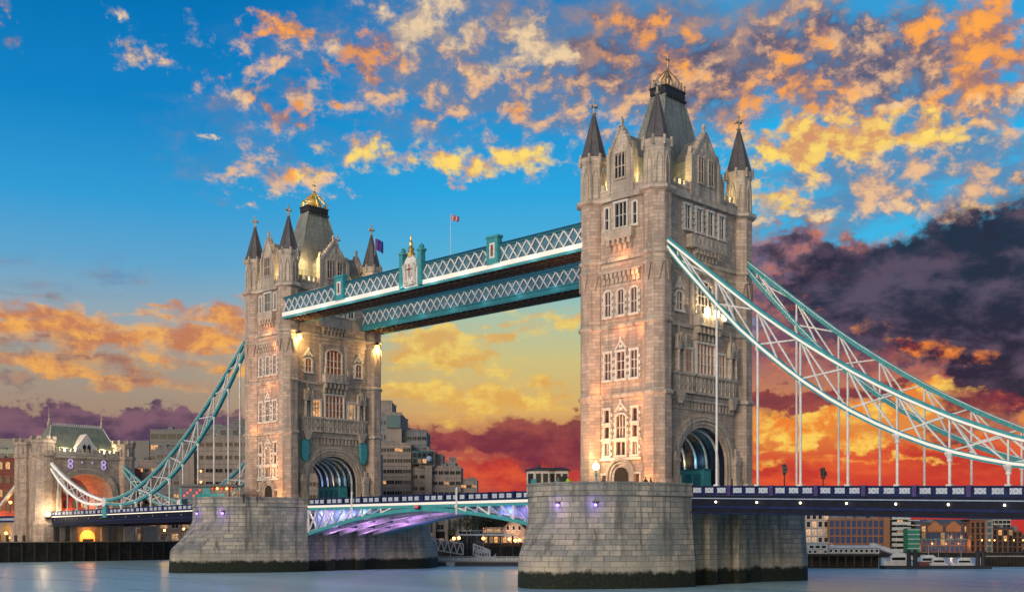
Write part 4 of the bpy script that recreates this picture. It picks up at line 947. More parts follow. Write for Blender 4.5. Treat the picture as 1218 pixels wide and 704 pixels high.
# ------------------------------------------------------------------ high walkways
def walkway(y0, y1, label, near):
    root = thing('high_walkway', label, 'footbridge', (0, (y0 + y1) / 2, 44.8)); off = (0, (y0 + y1) / 2, 44.8)
    L = 35.1
    fl = MB(off); fl.box(-L, y0 + 0.35, 44.8, L, y1 - 0.35, 45.2); fl.build('floor', M['soffit'], root)
    for k in range(24):
        pass
    jb = MB(off)
    x = -L + 0.5
    while x < L: jb.box(x, y0 + 0.4, 44.55, x + 0.3, y1 - 0.4, 44.8); x += 1.46
    for y in (y0 + 1.2, (y0 + y1) / 2, y1 - 1.2): jb.box(-L, y - 0.15, 44.45, L, y + 0.15, 44.8)
    jb.build('floor_joists', M['soffit'], root)
    for y, o in ((y0, -1), (y1, 1)):
        bt = MB(off); bt.box(-L, min(y, y - 0.3 * o), 44.7, L, max(y, y - 0.3 * o), 45.75)
        bt.box(-L, min(y, y + 0.25 * o), 44.62, L, max(y, y + 0.25 * o), 44.78)
        bt.build('bottom_chord', M['teal'], root)
        ls = MB(off); ls.box(-L, min(y + 0.001 * o, y + 0.16 * o), 45.05 if near else 45.55, L, max(y + 0.001 * o, y + 0.16 * o), 45.72 if near else 45.74)
        ls.build('light_strip' if near else 'chord_flange', M['led'] if near else M['teal'], root)
        bk = MB(off); bk.box(-L, min(y - 0.28 * o, y - 0.2 * o), 45.75, L, max(y - 0.28 * o, y - 0.2 * o), 48.05); bk.build('glazing', M['wglass'], root)
        la = MB(off); st = 0.8775; x = -L
        while x < L - 0.1:
            x2 = min(x + 2 * st, L)
            la.bar((x, y - 0.04 * o, 45.75), (x2, y - 0.04 * o, 48.0), 0.10, 0.2); la.bar((x, y - 0.15 * o, 48.0), (x2, y - 0.15 * o, 45.75), 0.10, 0.2); x += 2 * st
        la.build('lattice', M['wpaint'], root)
        tc = MB(off); tc.box(-L, min(y, y - 0.3 * o), 48.0, L, max(y, y - 0.3 * o), 48.35); tc.build('top_chord', M['dteal'], root)
    rf = MB(off)
    rf.ring([[(-L, y0 - 0.2, 48.36), (-L, y1 + 0.2, 48.36), (-L, (y0 + y1) / 2 + 0.5, 49.2), (-L, (y0 + y1) / 2 - 0.5, 49.2)], [(L, y0 - 0.2, 48.36), (L, y1 + 0.2, 48.36), (L, (y0 + y1) / 2 + 0.5, 49.2), (L, (y0 + y1) / 2 - 0.5, 49.2)]])
    rf.build('roof', M['dteal'], root)
    if near:
        for x in (-18.2, 18.2):
            b = MB(off); b.box(x - 1.15, y0 - 0.45, 45.74, x + 1.15, y0 + 0.4, 49.3); b.box(x - 1.3, y0 - 0.6, 49.3, x + 1.3, y0 + 0.5, 49.65); b.box(x - 1.3, y0 - 0.55, 45.6, x + 1.3, y0, 45.74)
            for e_ in (-0.95, 0.95): b.box(x + e_ - 0.14, y0 - 0.55, 45.8, x + e_ + 0.14, y0 - 0.451, 49.25)
            pp = b.build('panel_pier', M['teal'], root)
            p = MB(off); p.box(x - 0.55, y0 - 0.53, 46.4, x + 0.55, y0 - 0.451, 48.6); p.build('panel', M['wpaint'], pp)
            p = MB(off); p.box(x - 0.22, y0 - 0.58, 46.7, x + 0.22, y0 - 0.532, 48.3); p.build('cross_mark', M['redlamp'] if False else M['redbrick'], pp)
        for x in (-2.2, 2.2):
            b = MB(off); b.box(x - 0.42, y0 - 0.5, 45.0, x + 0.42, y0 + 0.4, 50.3); b.lathe([(0.75, 50.3), (0.8, 50.6), (0.35, 50.8), (0.45, 51.1), (0.03, 51.5)], 8, x, y0)
            b.build('crest_post', M['teal'], root)
        # the coat of arms: shield, supporters and crest
        cr = MB(off); yf = y0 - 0.45
        shape = [(-1.75, 45.2), (1.75, 45.2), (1.7, 48.2), (1.2, 49.3), (0.5, 49.9), (-0.5, 49.9), (-1.2, 49.3), (-1.7, 48.2)]
        cr.ring([[(x, yf + 0.35, z) for x, z in shape], [(x, yf, z) for x, z in shape]])
        cb_ = cr.build('coat_of_arms', M['wpaint'], root)
        sd_ = MB(off); shd = [(-0.65, 48.6), (0.65, 48.6), (0.65, 47.4), (0.35, 46.6), (0, 46.3), (-0.35, 46.6), (-0.65, 47.4)]
        sd_.ring([[(x, yf - 0.002, z) for x, z in shd], [(x, yf - 0.2, z) for x, z in shd]]); sd_.build('shield', M['white'], cb_)
        sc_ = MB(off); sc_.box(-0.09, yf - 0.27, 46.5, 0.09, yf - 0.202, 48.5); sc_.box(-0.58, yf - 0.27, 47.6, 0.58, yf - 0.202, 47.8); sc_.build('cross', M['redbrick'], cb_)
        su = MB(off)
        for s in (1, -1):
            su.tube([(s * 1.25, yf - 0.1, 45.5), (s * 1.05, yf - 0.2, 46.6), (s * 1.2, yf - 0.2, 47.7), (s * 0.85, yf - 0.25, 48.6)], [0.22, 0.3, 0.26, 0.12], 7)
            su.tube([(s * 1.2, yf - 0.15, 47.4), (s * 1.6, yf - 0.12, 48.3), (s * 1.3, yf - 0.12, 48.9)], [0.1, 0.2, 0.04], 6)
            su.tube([(s * 1.1, yf - 0.15, 46.2), (s * 0.6, yf - 0.2, 45.6)], [0.18, 0.1], 6)
        su.tube([(-1.5, yf - 0.1, 45.5), (0, yf - 0.2, 45.25), (1.5, yf - 0.1, 45.5)], 0.14, 6)
        su.build('supporters', M['white'], cb_)
        ct = MB(off); ct.lathe([(0.55, 49.7), (0.7, 50.2), (0.4, 50.5), (0.55, 50.9), (0.25, 51.4), (0.3, 51.9), (0.12, 52.3), (0.14, 52.8), (0.02, 53.2)], 8, 0, yf + 0.2)
        ct.build('crest', M['gold'], cb_)
    return root
W1 = walkway(-11.0, -6.4, 'nearer high-level walkway with white lattice, coat of arms and lit edge', True)
W2 = walkway(6.7, 11.2, 'farther high-level walkway with white lattice, seen below the nearer one', False)
for x in range(-30, 34, 7): lamp('strip_light', W1, (x, -11.0 - 0.9 - (-8.7), 0.2), 22, (1.0, 0.93, 0.82), 0.4)
for x in range(-26, 34, 8): lamp('strip_light', W2, (x, 6.7 - 0.8 - 8.95, 0.9), 14, (0.8, 0.95, 1.0), 0.4)
# corbelled brackets that carry the walkways on the farther tower, with lanterns below
for y, lb in ((-8.7, 'bright yellow lantern below the near walkway end on the farther tower'), (8.9, 'bright yellow lantern below the far walkway end on the farther tower')):
    t = thing('wall_lantern', lb, 'lamp', (-33.6, y + 0.2, 41.6))
    q = MB(); q.box(-1.5, -0.12, 0.9, 0.1, 0.12, 1.1); q.lathe([(0.42, 0.5), (0.5, 0.6), (0.1, 1.0)], 8); q.build('bracket', M['iron'], t)
    q = MB(); q.lathe([(0.10, -0.55), (0.36, -0.3), (0.42, 0.5)], 8); q.build('lantern_glass', M['obulb'], t)
    lamp('lantern_light', t, (0.4, 0, -0.4), 1300, (1.0, 0.62, 0.2), 0.35)
    lamp('lantern_light', t, (-0.9, 0, 1.8), 350, (1.0, 0.55, 0.2), 0.3)

# ------------------------------------------------------------------ suspension chains
UP = [(47.0, 45.0), (52, 40.9), (56.2, 37.4), (62, 32.7), (67.8, 28.6), (73, 25.2), (78.9, 21.8), (85.5, 18.6), (92.3, 16.0), (99, 14.5), (106, 13.9)]
LO = [(47.0, 44.4), (49.5, 41.3), (52.5, 38.1), (58.6, 31.4), (66.9, 24.5), (73, 20.5), (78.9, 17.5), (84.7, 15.2), (92.3, 13.35), (99, 12.9), (106, 13.4)]
SUP = [(106, 13.9), (110, 14.6), (115, 15.7), (120, 17.3), (125, 19.2), (130, 21.5), (135.2, 24.2)]
SLO = [(106, 13.4), (110, 13.15), (115, 13.5), (120, 14.7), (125, 16.7), (130, 19.6), (135.2, 23.4)]
def itp(t, x):
    for (a, za), (b, zb) in zip(t[:-1], t[1:]):
        if a <= x <= b: return za + (zb - za) * (x - a) / (b - a)
    return t[-1][1]
def smooth_pts(t, n):
    a, b = t[0][0], t[-1][0]; out = []
    for i in range(n + 1):
        x = a + (b - a) * i / n
        d = (b - a) / n * 0.8
        out.append((x, (itp(t, max(a, x - d)) + 2 * itp(t, x) + itp(t, min(b, x + d))) / 4 if 0 < i < n else itp(t, x)))
    return out
def chain(s, y, label, short, hang, lit, style):
    o = -1 if y < 0 else 1
    root = thing('suspension_chain', label, 'chain', (0, y, 0)); off = (0, y, 0)
    u, l = (SUP, SLO) if short else (UP, LO)
    us, ls = smooth_pts(u, 20), smooth_pts(l, 20)
    for nm, pts, wl in (('upper_chord', us, lit[0]), ('lower_chord', ls, lit[1])):
        a = MB(off); b = MB(off)
        for p, q in zip(pts[:-1], pts[1:]):
            a.bar((s * p[0], y, p[1]), (s * q[0], y, q[1]), 0.56, 0.62)
            zc, hw_ = {'wide': ((-0.13, 0.24) if nm == 'upper_chord' else (0.06, 0.28)), 'thin': (0.26, 0.10), 'full': (0.0, 0.5)}[style]
            b.bar((s * p[0], y - 0.33, p[1] + zc), (s * q[0], y - 0.33, q[1] + zc), 0.06, hw_)
        ch = a.build(nm, M['teal'] if lit[2] else M['wpaint'], root)
        b.build('light_strip' if wl else 'flange', M['led'] if wl else M['wpaint'], ch)
    n = 5 if short else 9
    xs = ([110, 115, 120, 125, 130] if short else hang)
    for i, x in enumerate(xs):
        zu, zl = itp(us, x), itp(ls, x); b = MB(off)
        b.bar((s * x, y, zl), (s * x, y, zu), 0.2, 0.2)
        nx = xs[i + 1] if i + 1 < len(xs) else None
        if nx:
            b.bar((s * x, y - 0.05, zl), (s * nx, y - 0.05, itp(us, nx)), 0.18, 0.18); b.bar((s * x, y + 0.05, zu), (s * nx, y + 0.05, itp(ls, nx)), 0.18, 0.18)
            b.bar((s * x, y - 0.1, zu), (s * (x + nx) / 2, y - 0.1, (itp(ls, nx) + zl) / 2), 0.2, 0.2) if not short else None
        b.build('brace', M['wpaint'], root)
        if x > 50:
            zd = deck_z(s * x) - 0.02
            if zl - zd > 0.5:
                h = MB(off); r = 0.155
                h.tube([(s * x, y, zd), (s * x, y, zl - 0.2)], r, 8)
                h.lathe([(0.30, zl - 1.1), (0.26, zl - 0.8), (0.55, zl - 0.3), (0.55, zl - 0.1)], 8, s * x, y) if zl - zd < 7 else h.lathe([(0.16, zl - 0.9), (0.30, zl - 0.6), (0.34, zl - 0.15)], 8, s * x, y)
                h.box(s * x - 0.3, y - 0.28, zd - 0.02, s * x + 0.3, y + 0.28, zd + 0.16)
                h.build('hanger_rod', M['wpaint'], root)
    if not short:
        p = MB(off); p.box(s * 46.3, y - 0.55, 43.9, s * 47.7, y + 0.55, 45.8); p.build('anchor_shoe', M['teal'], root)
        e_ = MB(off)
        e_.ring([[(s * 106 + 1.0 * math.cos(2 * math.pi * k / 16), y - 0.5, 13.65 + 1.0 * math.sin(2 * math.pi * k / 16)) for k in range(16)], [(s * 106 + 1.0 * math.cos(2 * math.pi * k / 16), y + 0.5, 13.65 + 1.0 * math.sin(2 * math.pi * k / 16)) for k in range(16)]])
        e_.build('link_pin', M['wpaint'], root)
        b = MB(off); b.box(s * 106 - 0.9, y - 0.4, deck_z(s * 106) - 2, s * 106 + 0.9, y + 0.4, 12.7); b.build('pin_bearing', M['teal'], root)
    return root
HN = [49.5, 55.35, 61.2, 66.97, 72.96, 78.82, 84.65, 90.76, 98.0]
HF = [49.44, 55.6, 61.8, 67.55, 73.43, 79.29, 85.2, 91.0, 98.0]
HL = [51.8, 55.85, 60.97, 66.9, 72.72, 78.07, 85.71, 92.0, 98.5]
chain(1, NY, 'near white-edged turquoise chain sweeping down to the right from the nearer tower', False, HN, (True, True, True), 'wide')
chain(1, FY, 'far turquoise chain on the right, behind the white-edged one', False, HF, (False, False, True), 'thin')
chain(-1, NY, 'turquoise chain rising from the white ring up to the farther tower', False, HL, (False, False, True), 'thin')
chain(-1, FY, 'turquoise chain behind, low beside the weathered left gatehouse arch', False, HL, (False, False, True), 'thin')
chain(-1, NY, 'short white chain hung between gatehouse turret and white ring', True, None, (True, True, False), 'full')
chain(-1, FY, 'short turquoise chain hung from the farther turret of the low gatehouse', True, None, (False, False, True), 'thin')
tb = thing('tie_bar', 'slanting white tie bar left of the low gatehouse', 'bar', (-150, NY, 15)); q = MB((-150, NY, 15))
q.bar((-147.5, NY - 1, 20.5), (-166.5, NY - 1, 11.0), 0.7, 0.7); q.build('bar', M['wpaint'], tb); q = MB((-150, NY, 15)); q.bar((-147.5, NY - 1, 20.95), (-166.5, NY - 1, 11.45), 0.5, 0.16); q.build('edge_strip', M['led'], tb)

# ------------------------------------------------------------------ low gatehouse (abutment tower)
g = thing('gatehouse_tower', 'low stone gatehouse with greenish hipped roof and wide arch at the left bank', 'gatehouse', (-140.5, 0, 4)); off = (-140.5, 0, 4)
XF, XB, HWY = -134.4, -147.0, 10.6
body = MB(off); arch = arcpts(6.5, 15.6, 5.6)
body.extrude([(XF, y, z) for y, z in [(-HWY, -2), (-HWY, 26.2), (HWY, 26.2), (HWY, -2), (6.5, -2), (6.5, 9.0), (-6.5, 9.0), (-6.5, -2)][:4]] if False else
             [(XF, y, z) for y, z in [(-HWY, 9.2), (-6.5, 9.2)] + arch + [(6.5, 9.2), (HWY, 9.2), (HWY, 25.6), (-HWY, 25.6)]], (XB - XF, 0, 0))
body.box(XB, -HWY, -2, XF, HWY, 9.19); body.build('wall', M['stone'], g)
mo = MB(off)
for k, (gr, d) in enumerate(((0, 0.12), (0.5, 0.3), (1.0, 0.45))):
    a = arcpts(6.5 + gr, 15.6, 5.6 + gr); b = arcpts(6.95 + gr, 15.6, 6.05 + gr)
    for i in range(len(a) - 1):
        qd = [a[i], a[i + 1], b[i + 1], b[i]]; mo.ring([[(XF, y, z) for y, z in qd], [(XF + d, y, z) for y, z in qd]])
    for s in (1, -1): mo.box(XF, s * (6.5 + gr), 9.3, XF + d, s * (6.95 + gr), 15.6)
mo.build('arch_moulding', M['trim'], g)
for sx in (XF - 1.4, XB + 1.4):
    for sy in (-1, 1):
        t = MB(off); cy = sy * 10.2
        t.lathe([(3.1, -2), (3.1, 9), (2.7, 9.6), (2.6, 24.8), (2.9, 25.2), (2.9, 25.9), (2.6, 26.0), (2.6, 28.0), (2.85, 28.3), (2.85, 29.0)], 8, sx, cy, R(22.5))
        for k in range(8):
            a = R(45 * k); t.box(sx + 2.6 * math.cos(a) - 0.42, cy + 2.6 * math.sin(a) - 0.42, 29.0, sx + 2.6 * math.cos(a) + 0.42, cy + 2.6 * math.sin(a) + 0.42, 29.9)
        tr = t.build('turret', M['stone'], g)
        for k in range(8):
            st = MB(off); a = R(45 * k); p = Vector((sx + 2.42 * math.cos(a), cy + 2.42 * math.sin(a), 0)); st.lathe([(0.3, 26.0), (0.36, 26.5), (0.25, 27.3), (0.1, 28.0)], 6, p.x, p.y); st.build('carved_figure', M['trim'], tr)
cn = MB(off); cn.box(XF + 0.002, -8.0, 24.9, XF + 0.45, 8.0, 25.5); cn.box(XF - 0.4, -8.0, 25.6, XF + 0.2, 8.0, 26.5)
u = -7.8
while u < 7.6: cn.box(XF - 0.38, u, 26.5, XF + 0.18, u + 0.7, 27.2); u += 1.25
cn.build('battlement', M['trim'], g)
rf = MB(off); x0 = (XF + XB) / 2
lv = [(5.2, 9.4, 25.6), (4.4, 8.8, 27.6), (2.6, 7.6, 30.2), (0.9, 6.6, 33.0)]
rf.ring([[(x0 - a, -b, z), (x0 + a, -b, z), (x0 + a, b, z), (x0 - a, b, z)] for a, b, z in lv]); rr = rf.build('roof', M['greenroof'], g)
rd = MB(off); rd.box(x0 - 0.25, -6.6, 33.0, x0 + 0.25, 6.6, 33.25)
u = -6.4
while u < 6.5: rd.box(x0 - 0.1, u, 33.25, x0 + 0.1, u + 0.25, 33.75); u += 0.5
rd.build('ridge_cresting', M['white'], rr)
for s in (1, -1):
    fi = MB(off); fi.lathe([(0.4, 32.8), (0.45, 33.6), (0.15, 34.3), (0.25, 34.7), (0.10, 35.0), (0.08, 37.2), (0.02, 37.6)], 8, x0, s * 6.7); fi.build('finial', M['trim'], rr)
    fi = MB(off); fi.tube([(x0 + a, s * b, z) for a, b, z in lv], 0.13, 5); fi.build('hip_roll', M['white'], rr)
gb = MB(off); gb.extrude([(XF - 0.3, y, z) for y, z in [(-2.6, 25.6), (2.6, 25.6), (2.6, 27.6), (0, 31.0), (-2.6, 27.6)]], (-3.5, 0, 0)); gg = gb.build('gable', M['white'], g)
gb = MB(off); gb.extrude([(XF - 0.29, y, z) for y, z in [(-1.0, 26.3), (-0.15, 26.3), (-0.15, 28.0), (-0.6, 28.5), (-1.0, 28.0)]], (0.06, 0, 0)); gb.extrude([(XF - 0.29, y, z) for y, z in [(1.0, 26.3), (0.15, 26.3), (0.15, 28.0), (0.6, 28.5), (1.0, 28.0)]], (0.06, 0, 0)); gb.build('gable_window', M['glass'], gg)
for y in (-4.2, 4.2):
    em = MB(off)
    for dz in (0.0, 1.15):
        em.ring([[(XF + 0.02, y + rr_ * math.sin(2 * math.pi * k / 14), 23.0 + dz + rr_ * math.cos(2 * math.pi * k / 14)) for k in range(14)] for rr_ in (0.6,)] + [[(XF + 0.16, y + 0.6 * math.sin(2 * math.pi * k / 14), 23.0 + dz + 0.6 * math.cos(2 * math.pi * k / 14)) for k in range(14)], [(XF + 0.16, y + 0.38 * math.sin(2 * math.pi * k / 14), 23.0 + dz + 0.38 * math.cos(2 * math.pi * k / 14)) for k in range(14)], [(XF + 0.02, y + 0.38 * math.sin(2 * math.pi * k / 14), 23.0 + dz + 0.38 * math.cos(2 * math.pi * k / 14)) for k in range(14)]], caps=False)
    em.build('figure_eight_light', M['violetring'], g)
for y in (-1.3, 1.3):
    em = MB(off); em.ball((XF + 0.1, y, 24.0), 0.2, 8, 5); em.build('wall_light', M['violetring'], g)
# lower masonry: piers, dark openings and a lit arch under the deck
for y0, y1 in ((-9.6, -8.6), (-7.2, -6.0), (-4.6, -3.2), (3.2, 5.0), (8.0, 12.0), (14.0, 18.0)):
    q = MB(off); q.box(XF + 0.003, y0, 3.9, XF + 1.2, y1, 8.3); q.build('base_pilaster', M['concrete'], g)
q = MB(off); q.box(XF + 0.003, -10.4, 8.3, XF + 1.5, 18, 8.7); q.build('base_ledge', M['concrete'], g)
q = MB(off); a = arcpts(1.9, 5.6, 2.0, 12)
q.extrude([(XF + 0.01, y, z) for y, z in [(-1.9, 3.9)] + a + [(1.9, 3.9)]], (0.15, 0, 0)); q.build('lit_arch', glow('orange_glow', (1.0, 0.36, 0.04), 1.6), g)
q = MB(off); q.box(XF + 0.17, -1.2, 3.9, XF + 1.0, 1.2, 5.4); q.build('arch_gate', M['timber'], g)
lamp('arch_light', g, (XF + 140.5 + 1.6, 0, 2.6), 350, (1.0, 0.4, 0.1), 0.3)
for y in (-5.0, 5.0): lamp('roof_light', g, (XF + 140.5 - 1.4, y, 22.9), 900, (1.0, 0.86, 0.5), 0.3)
lamp('roof_light', g, (XF + 140.5 + 3.5, -9, 25), 500, (1.0, 0.86, 0.6), 0.6)
for y, e_ in ((-3, 1100), (3, 1100)): lamp('passage_light', g, (-6.0, y, 9.0), e_, (1.0, 0.22, 0.08), 0.4)
lamp('turret_light', g, (XF + 140.5 + 3.2, -7.6, 7.6), 1500, (1.0, 0.62, 0.28), 0.3)
gl = thing('corner_lamp', 'bright white lamp at the foot of the low gatehouse turret', 'lamp', (XF + 1.6, NY - 1.2, 11.6)); q = MB(); q.lathe([(0.5, -1.4), (0.7, -1.2), (0.7, -1.0)], 8); q.build('bracket', M['iron'], gl)
q = MB(); q.ball((0, 0, -0.3), 0.72, 12, 8); q.build('lantern_box', glow('cream_lantern', (1.0, 0.85, 0.55), 1.3), gl)
lamp('lantern_light', gl, (1.6, -1.6, 0.4), 900, (1.0, 0.75, 0.45), 0.5)
# approach viaduct beyond the gatehouse
av = thing('approach_viaduct', 'stone approach viaduct with blue parapet at the left edge', 'viaduct', (-190, 0, 4)); off = (-190, 0, 4)
q = MB(off)
pr_ = [(-149.6, 4), (-149.6, 10.6), (-230, 10.6), (-230, 4)]
aa = arcpts(3.0, 6.6, 2.7, 12)
prof = [(-149.7, 4), (-149.7, 9.6), (-230, 9.6), (-230, 4), (-164, 4)] + [(-161 + y, z) for y, z in aa] + [(-158, 4)]
q.ring([[(x, -9.0, z) for x, z in prof], [(x, 9.0, z) for x, z in prof]]); q.build('wall', M['concrete'], av)
q = MB(off); q.box(-230, -9.35, 9.6, -149.7, -9.05, 11.0); q.box(-230, -9.4, 11.0, -149.7, -9.0, 11.15); q.build('parapet', M['navy'], av)
q = MB(off); q.box(-230, -9.42, 10.0, -149.7, -9.36, 10.6); q.build('parapet_panels', M['panelblue'], av)
lamp('arch_light', av, (29, -6, 3.2), 700, (1.0, 0.55, 0.15), 0.4)
for (x, y, z, lb) in ((-155, -10.2, 14.5, 'orange street lamp left of the gatehouse above the blue parapet'), (-158.5, -9.9, 6.8, 'upper orange lamp in front of the viaduct arch'), (-156.5, -10.1, 5.7, 'lower orange lamp beside the viaduct arch')):
    t = thing('street_lamp', lb, 'lamp', (x, y, z)); q = MB(); q.ball((0, 0, 0), 0.38, 10, 6); q.build('globe', M['obulb'], t)
    q = MB(); q.lathe([(0.12, -2.6), (0.07, -0.5), (0.2, -0.38)], 8); q.build('post', M['iron'], t); lamp('lamp_light', t, (0, -0.6, 0.1), 260, (1.0, 0.45, 0.12), 0.3)

# ------------------------------------------------------------------ tower floodlighting
def flood(px, py, pz, aim, en, col, lb, spot=75):
    t = thing('floodlight', lb, 'floodlight', (px, py, pz)); q = MB()
    q.box(-0.3, -0.2, 0.12, 0.3, 0.2, 0.5); q.box(-0.06, -0.06, 0, 0.06, 0.06, 0.12); q.box(-0.4, -0.12, -0.02, 0.4, 0.12, 0.06); q.build('housing', M['iron'], t)
    l = lamp('flood_beam', t, (0, 0, 0.75), en, col, 0.25, spot, (aim[0] - px, aim[1] - py, aim[2] - pz), 0.9)
for X, nm, k in ((41, 'nearer', 1.0), (-41, 'farther', 1.0)):
    flood(X - 3.2, -15.6, 11.95, (X - 1.5, -9.9, 27), 5200 * k, (1.0, 0.44, 0.17), 'floodlight on the %s pier, left of the doorway' % nm, 80)
    flood(X + 3.6, -15.2, 11.95, (X + 2.2, -9.9, 26), 5200 * k, (1.0, 0.44, 0.17), 'floodlight on the %s pier, right of the doorway' % nm, 80)
    flood(X + 0.4, -22.0, 11.95, (X, -9.9, 44), 9000 * k, (1.0, 0.60, 0.42), 'floodlight on the %s pier near its rounded nose' % nm, 60)
for T_, X in ((TN, 41), (TF, -41)):
    for (x, y) in ((-3.3, -8.6), (3.2, -8.7), (4.9, -5.6), (4.9, 5.4)):
        lamp('roof_light', T_, (x * 1.05, y * 1.0, 40.9), 300, (1.0, 0.76, 0.30), 0.2)
    for k in range(3): lamp('passage_light', T_, (-3.6 + 2.6 * k, 4.3, 4.6), 55, ((0.25, 0.45, 1.0), (1.0, 0.6, 0.2), (0.35, 0.8, 1.0))[k], 0.2)
    for k in range(2): lamp('passage_light', T_, (-2.6 + 4.2 * k, -4.2, 3.5), 40, ((0.3, 0.9, 0.9), (0.6, 0.95, 1.0))[k], 0.2)
    lamp('balcony_light', T_, (WX + 0.55, 0, 32.6), 12, (1.0, 0.4, 0.12), 0.1)
    lamp('balcony_light', T_, (0.3, -WY - 1.15, 31.2), 110, (1.0, 0.34, 0.10), 0.2)
    lamp('string_light', T_, (-3.4, -WY - 0.8, 13.6), 60, (1.0, 0.30, 0.08), 0.2)
    lamp('string_light', T_, (3.0, -WY - 0.9, 12.0), 60, (1.0, 0.30, 0.08), 0.2)
    lamp('string_light', T_, (5.4, -WY - 3.2, 1.4), 420, (1.0, 0.36, 0.10), 0.3)
    lamp('string_light', T_, (3.4, -WY - 0.9, 21.2), 90, (1.0, 0.30, 0.08), 0.2)
    lamp('string_light', T_, (2.6, -WY - 1.0, 28.2), 90, (1.0, 0.30, 0.10), 0.2)
    lamp('string_light', T_, (0.0, -WY - 1.0, 21.4), 90, (1.0, 0.32, 0.10), 0.2)
lamp('balcony_light', TN, (WX + 2.6, -0.6, 24.6), 420, (1.0, 0.72, 0.35), 0.25)
lamp('crown_light', TF, (2.6, -3.4, 57.6), 420, (1.0, 0.80, 0.42), 0.3)
lamp('crown_light', TF, (4.6, -5.2, 44.5), 700, (1.0, 0.66, 0.30), 0.5)

# ------------------------------------------------------------------ pier-top furniture
def cabin(loc, rz):
    t = thing('control_cabin', 'small pale octagonal control cabin with black windows on the nearer pier', 'cabin', loc, rz)
    w_ = MB(); oct_ = [(-2.6, -0.6), (-1.6, -1.6), (0.2, -1.6), (1.0, -1.0), (2.7, -1.0), (2.7, 1.4), (-2.6, 1.4)]
    w_.extrude([(x, y, 0) for x, y in oct_], (0, 0, 2.75)); w_.build('wall', M['pale'], t)
    r_ = MB(); r_.ring([[(x * 1.08, y * 1.1, 2.75) for x, y in oct_], [(x * 1.08, y * 1.1, 2.95) for x, y in oct_], [(x * 0.7, y * 0.6, 3.2) for x, y in oct_]]); r_.build('roof', M['iron'], t)
    for i in range(4):
        a, b = Vector((*oct_[i], 0)), Vector((*oct_[i + 1], 0)); d = (b - a); n = Vector((d.y, -d.x, 0)).normalized(); L = d.length
        for k in range(1 if L < 1.5 else 2):
            w0 = 0.18 if L < 1.5 else 0.08 + 0.5 * k; w1 = 0.82 if L < 1.5 else 0.42 + 0.5 * k
            p0 = a + d * w0 + n * 0.01; p1 = a + d * w1 + n * 0.01; q = MB()
            q.ring([[(*p0.xy, 0.9), (*p1.xy, 0.9), (*p1.xy, 2.4), (*p0.xy, 2.4)], [(*(p0 + n * 0.05).xy, 0.9), (*(p1 + n * 0.05).xy, 0.9), (*(p1 + n * 0.05).xy, 2.4), (*(p0 + n * 0.05).xy, 2.4)]])
            q.build('window', M['glass'], t)
    q = MB(); q.box(0.55, -1.66, 0, 1.0, -1.61, 2.1) if False else q.box(1.7, -1.06, 0.5, 2.4, -1.01, 2.1); q.build('door', M['glass'], t)
    q = MB(); q.box(-1.2, -0.3, 3.1, -0.8, 0.3, 3.6); q.lathe([(0.05, 3.1), (0.03, 4.0)], 6, 0.6, 0.2); q.build('roof_vent', M['iron'], t)
    return t
def onpier(px, y):                          # a point on a line of constant y seen at that column
    d = FW + RT * ((px - 609) / 1369.08); k = (y - CAMP[1]) / d.y; return (CAMP[0] + d.x * k, y, 11.9)
cabin((36.2, -19.3, 11.9), FACE)
def kiosk(loc, rz):
    t = thing('glass_kiosk', 'glazed visitor kiosk with flat dark roof and red lights on the farther pier', 'kiosk', loc, rz)
    q = MB(); q.box(-5.2, -2.0, 0, -4.9, 1.8, 3.1); q.box(-1.2, -2.0, 0, 0.2, 1.8, 3.1); q.build('post', M['teal'], t)
    q = MB(); q.box(0.2, -1.9, 0, 3.4, 1.7, 3.1); q.build('stone_wall', M['concrete'], t)
    q = MB(); q.box(-4.9, -1.9, 0.9, -1.2, 1.7, 3.0); q.build('glass_wall', M['bluepane'], t)
    q = MB(); q.box(-5.6, -2.6, 3.1, 5.0, 2.2, 3.4); q.box(-5.0, -2.2, 3.4, 4.4, 1.8, 3.55); q.build('roof', M['darkclad'], t)
    for i in range(7):
        x = -4.6 + i * 0.55; q = MB(); q.box(x, -1.98, 1.3 + 0.5 * (i % 3), x + 0.32, -1.91, 1.7 + 0.5 * (i % 3)); q.build('red_light', M['redlamp'], t)
    for i in range(5):
        x = 0.6 + i * 0.85; q = MB(); q.ball((x, -2.2, 2.75), 0.2, 8, 5); q.build('lantern', M['obulb'] if i % 2 else M['redlamp'], t)
    q = MB(); q.box(3.5, -1.2, 0, 4.8, 1.0, 2.6); q.build('display_panel', M['whitepane'], t)
    return t
kiosk((-46.3, -18.4, 11.9), FACE)
def railing(X, a0, a1, lb):
    t = thing('glass_railing', lb, 'railing', (X, 0, 12.95)); n = 14; pts = []
    for i in range(n + 1):
        a = a0 + (a1 - a0) * i / n; pts.append((10.3 * math.cos(a), -9.2 - 14.6 * math.sin(a)))
    q = MB()
    for p0, p1 in zip(pts[:-1], pts[1:]): q.bar((*p0, 0.28), (*p1, 0.28), 0.03, 0.42)
    q.build('panels', M['rail'], t); q = MB()
    for p0, p1 in zip(pts[:-1], pts[1:]): q.bar((*p0, 0.55), (*p1, 0.55), 0.07, 0.06)
    for p in pts: q.box(p[0] - 0.04, p[1] - 0.04, 0, p[0] + 0.04, p[1] + 0.04, 0.55)
    q.build('handrail', M['teal'], t)
railing(41, R(108), R(168), 'turquoise railing on the parapet beside the control cabin')
railing(-41, R(62), R(165), 'turquoise railing on the parapet of the farther pier')
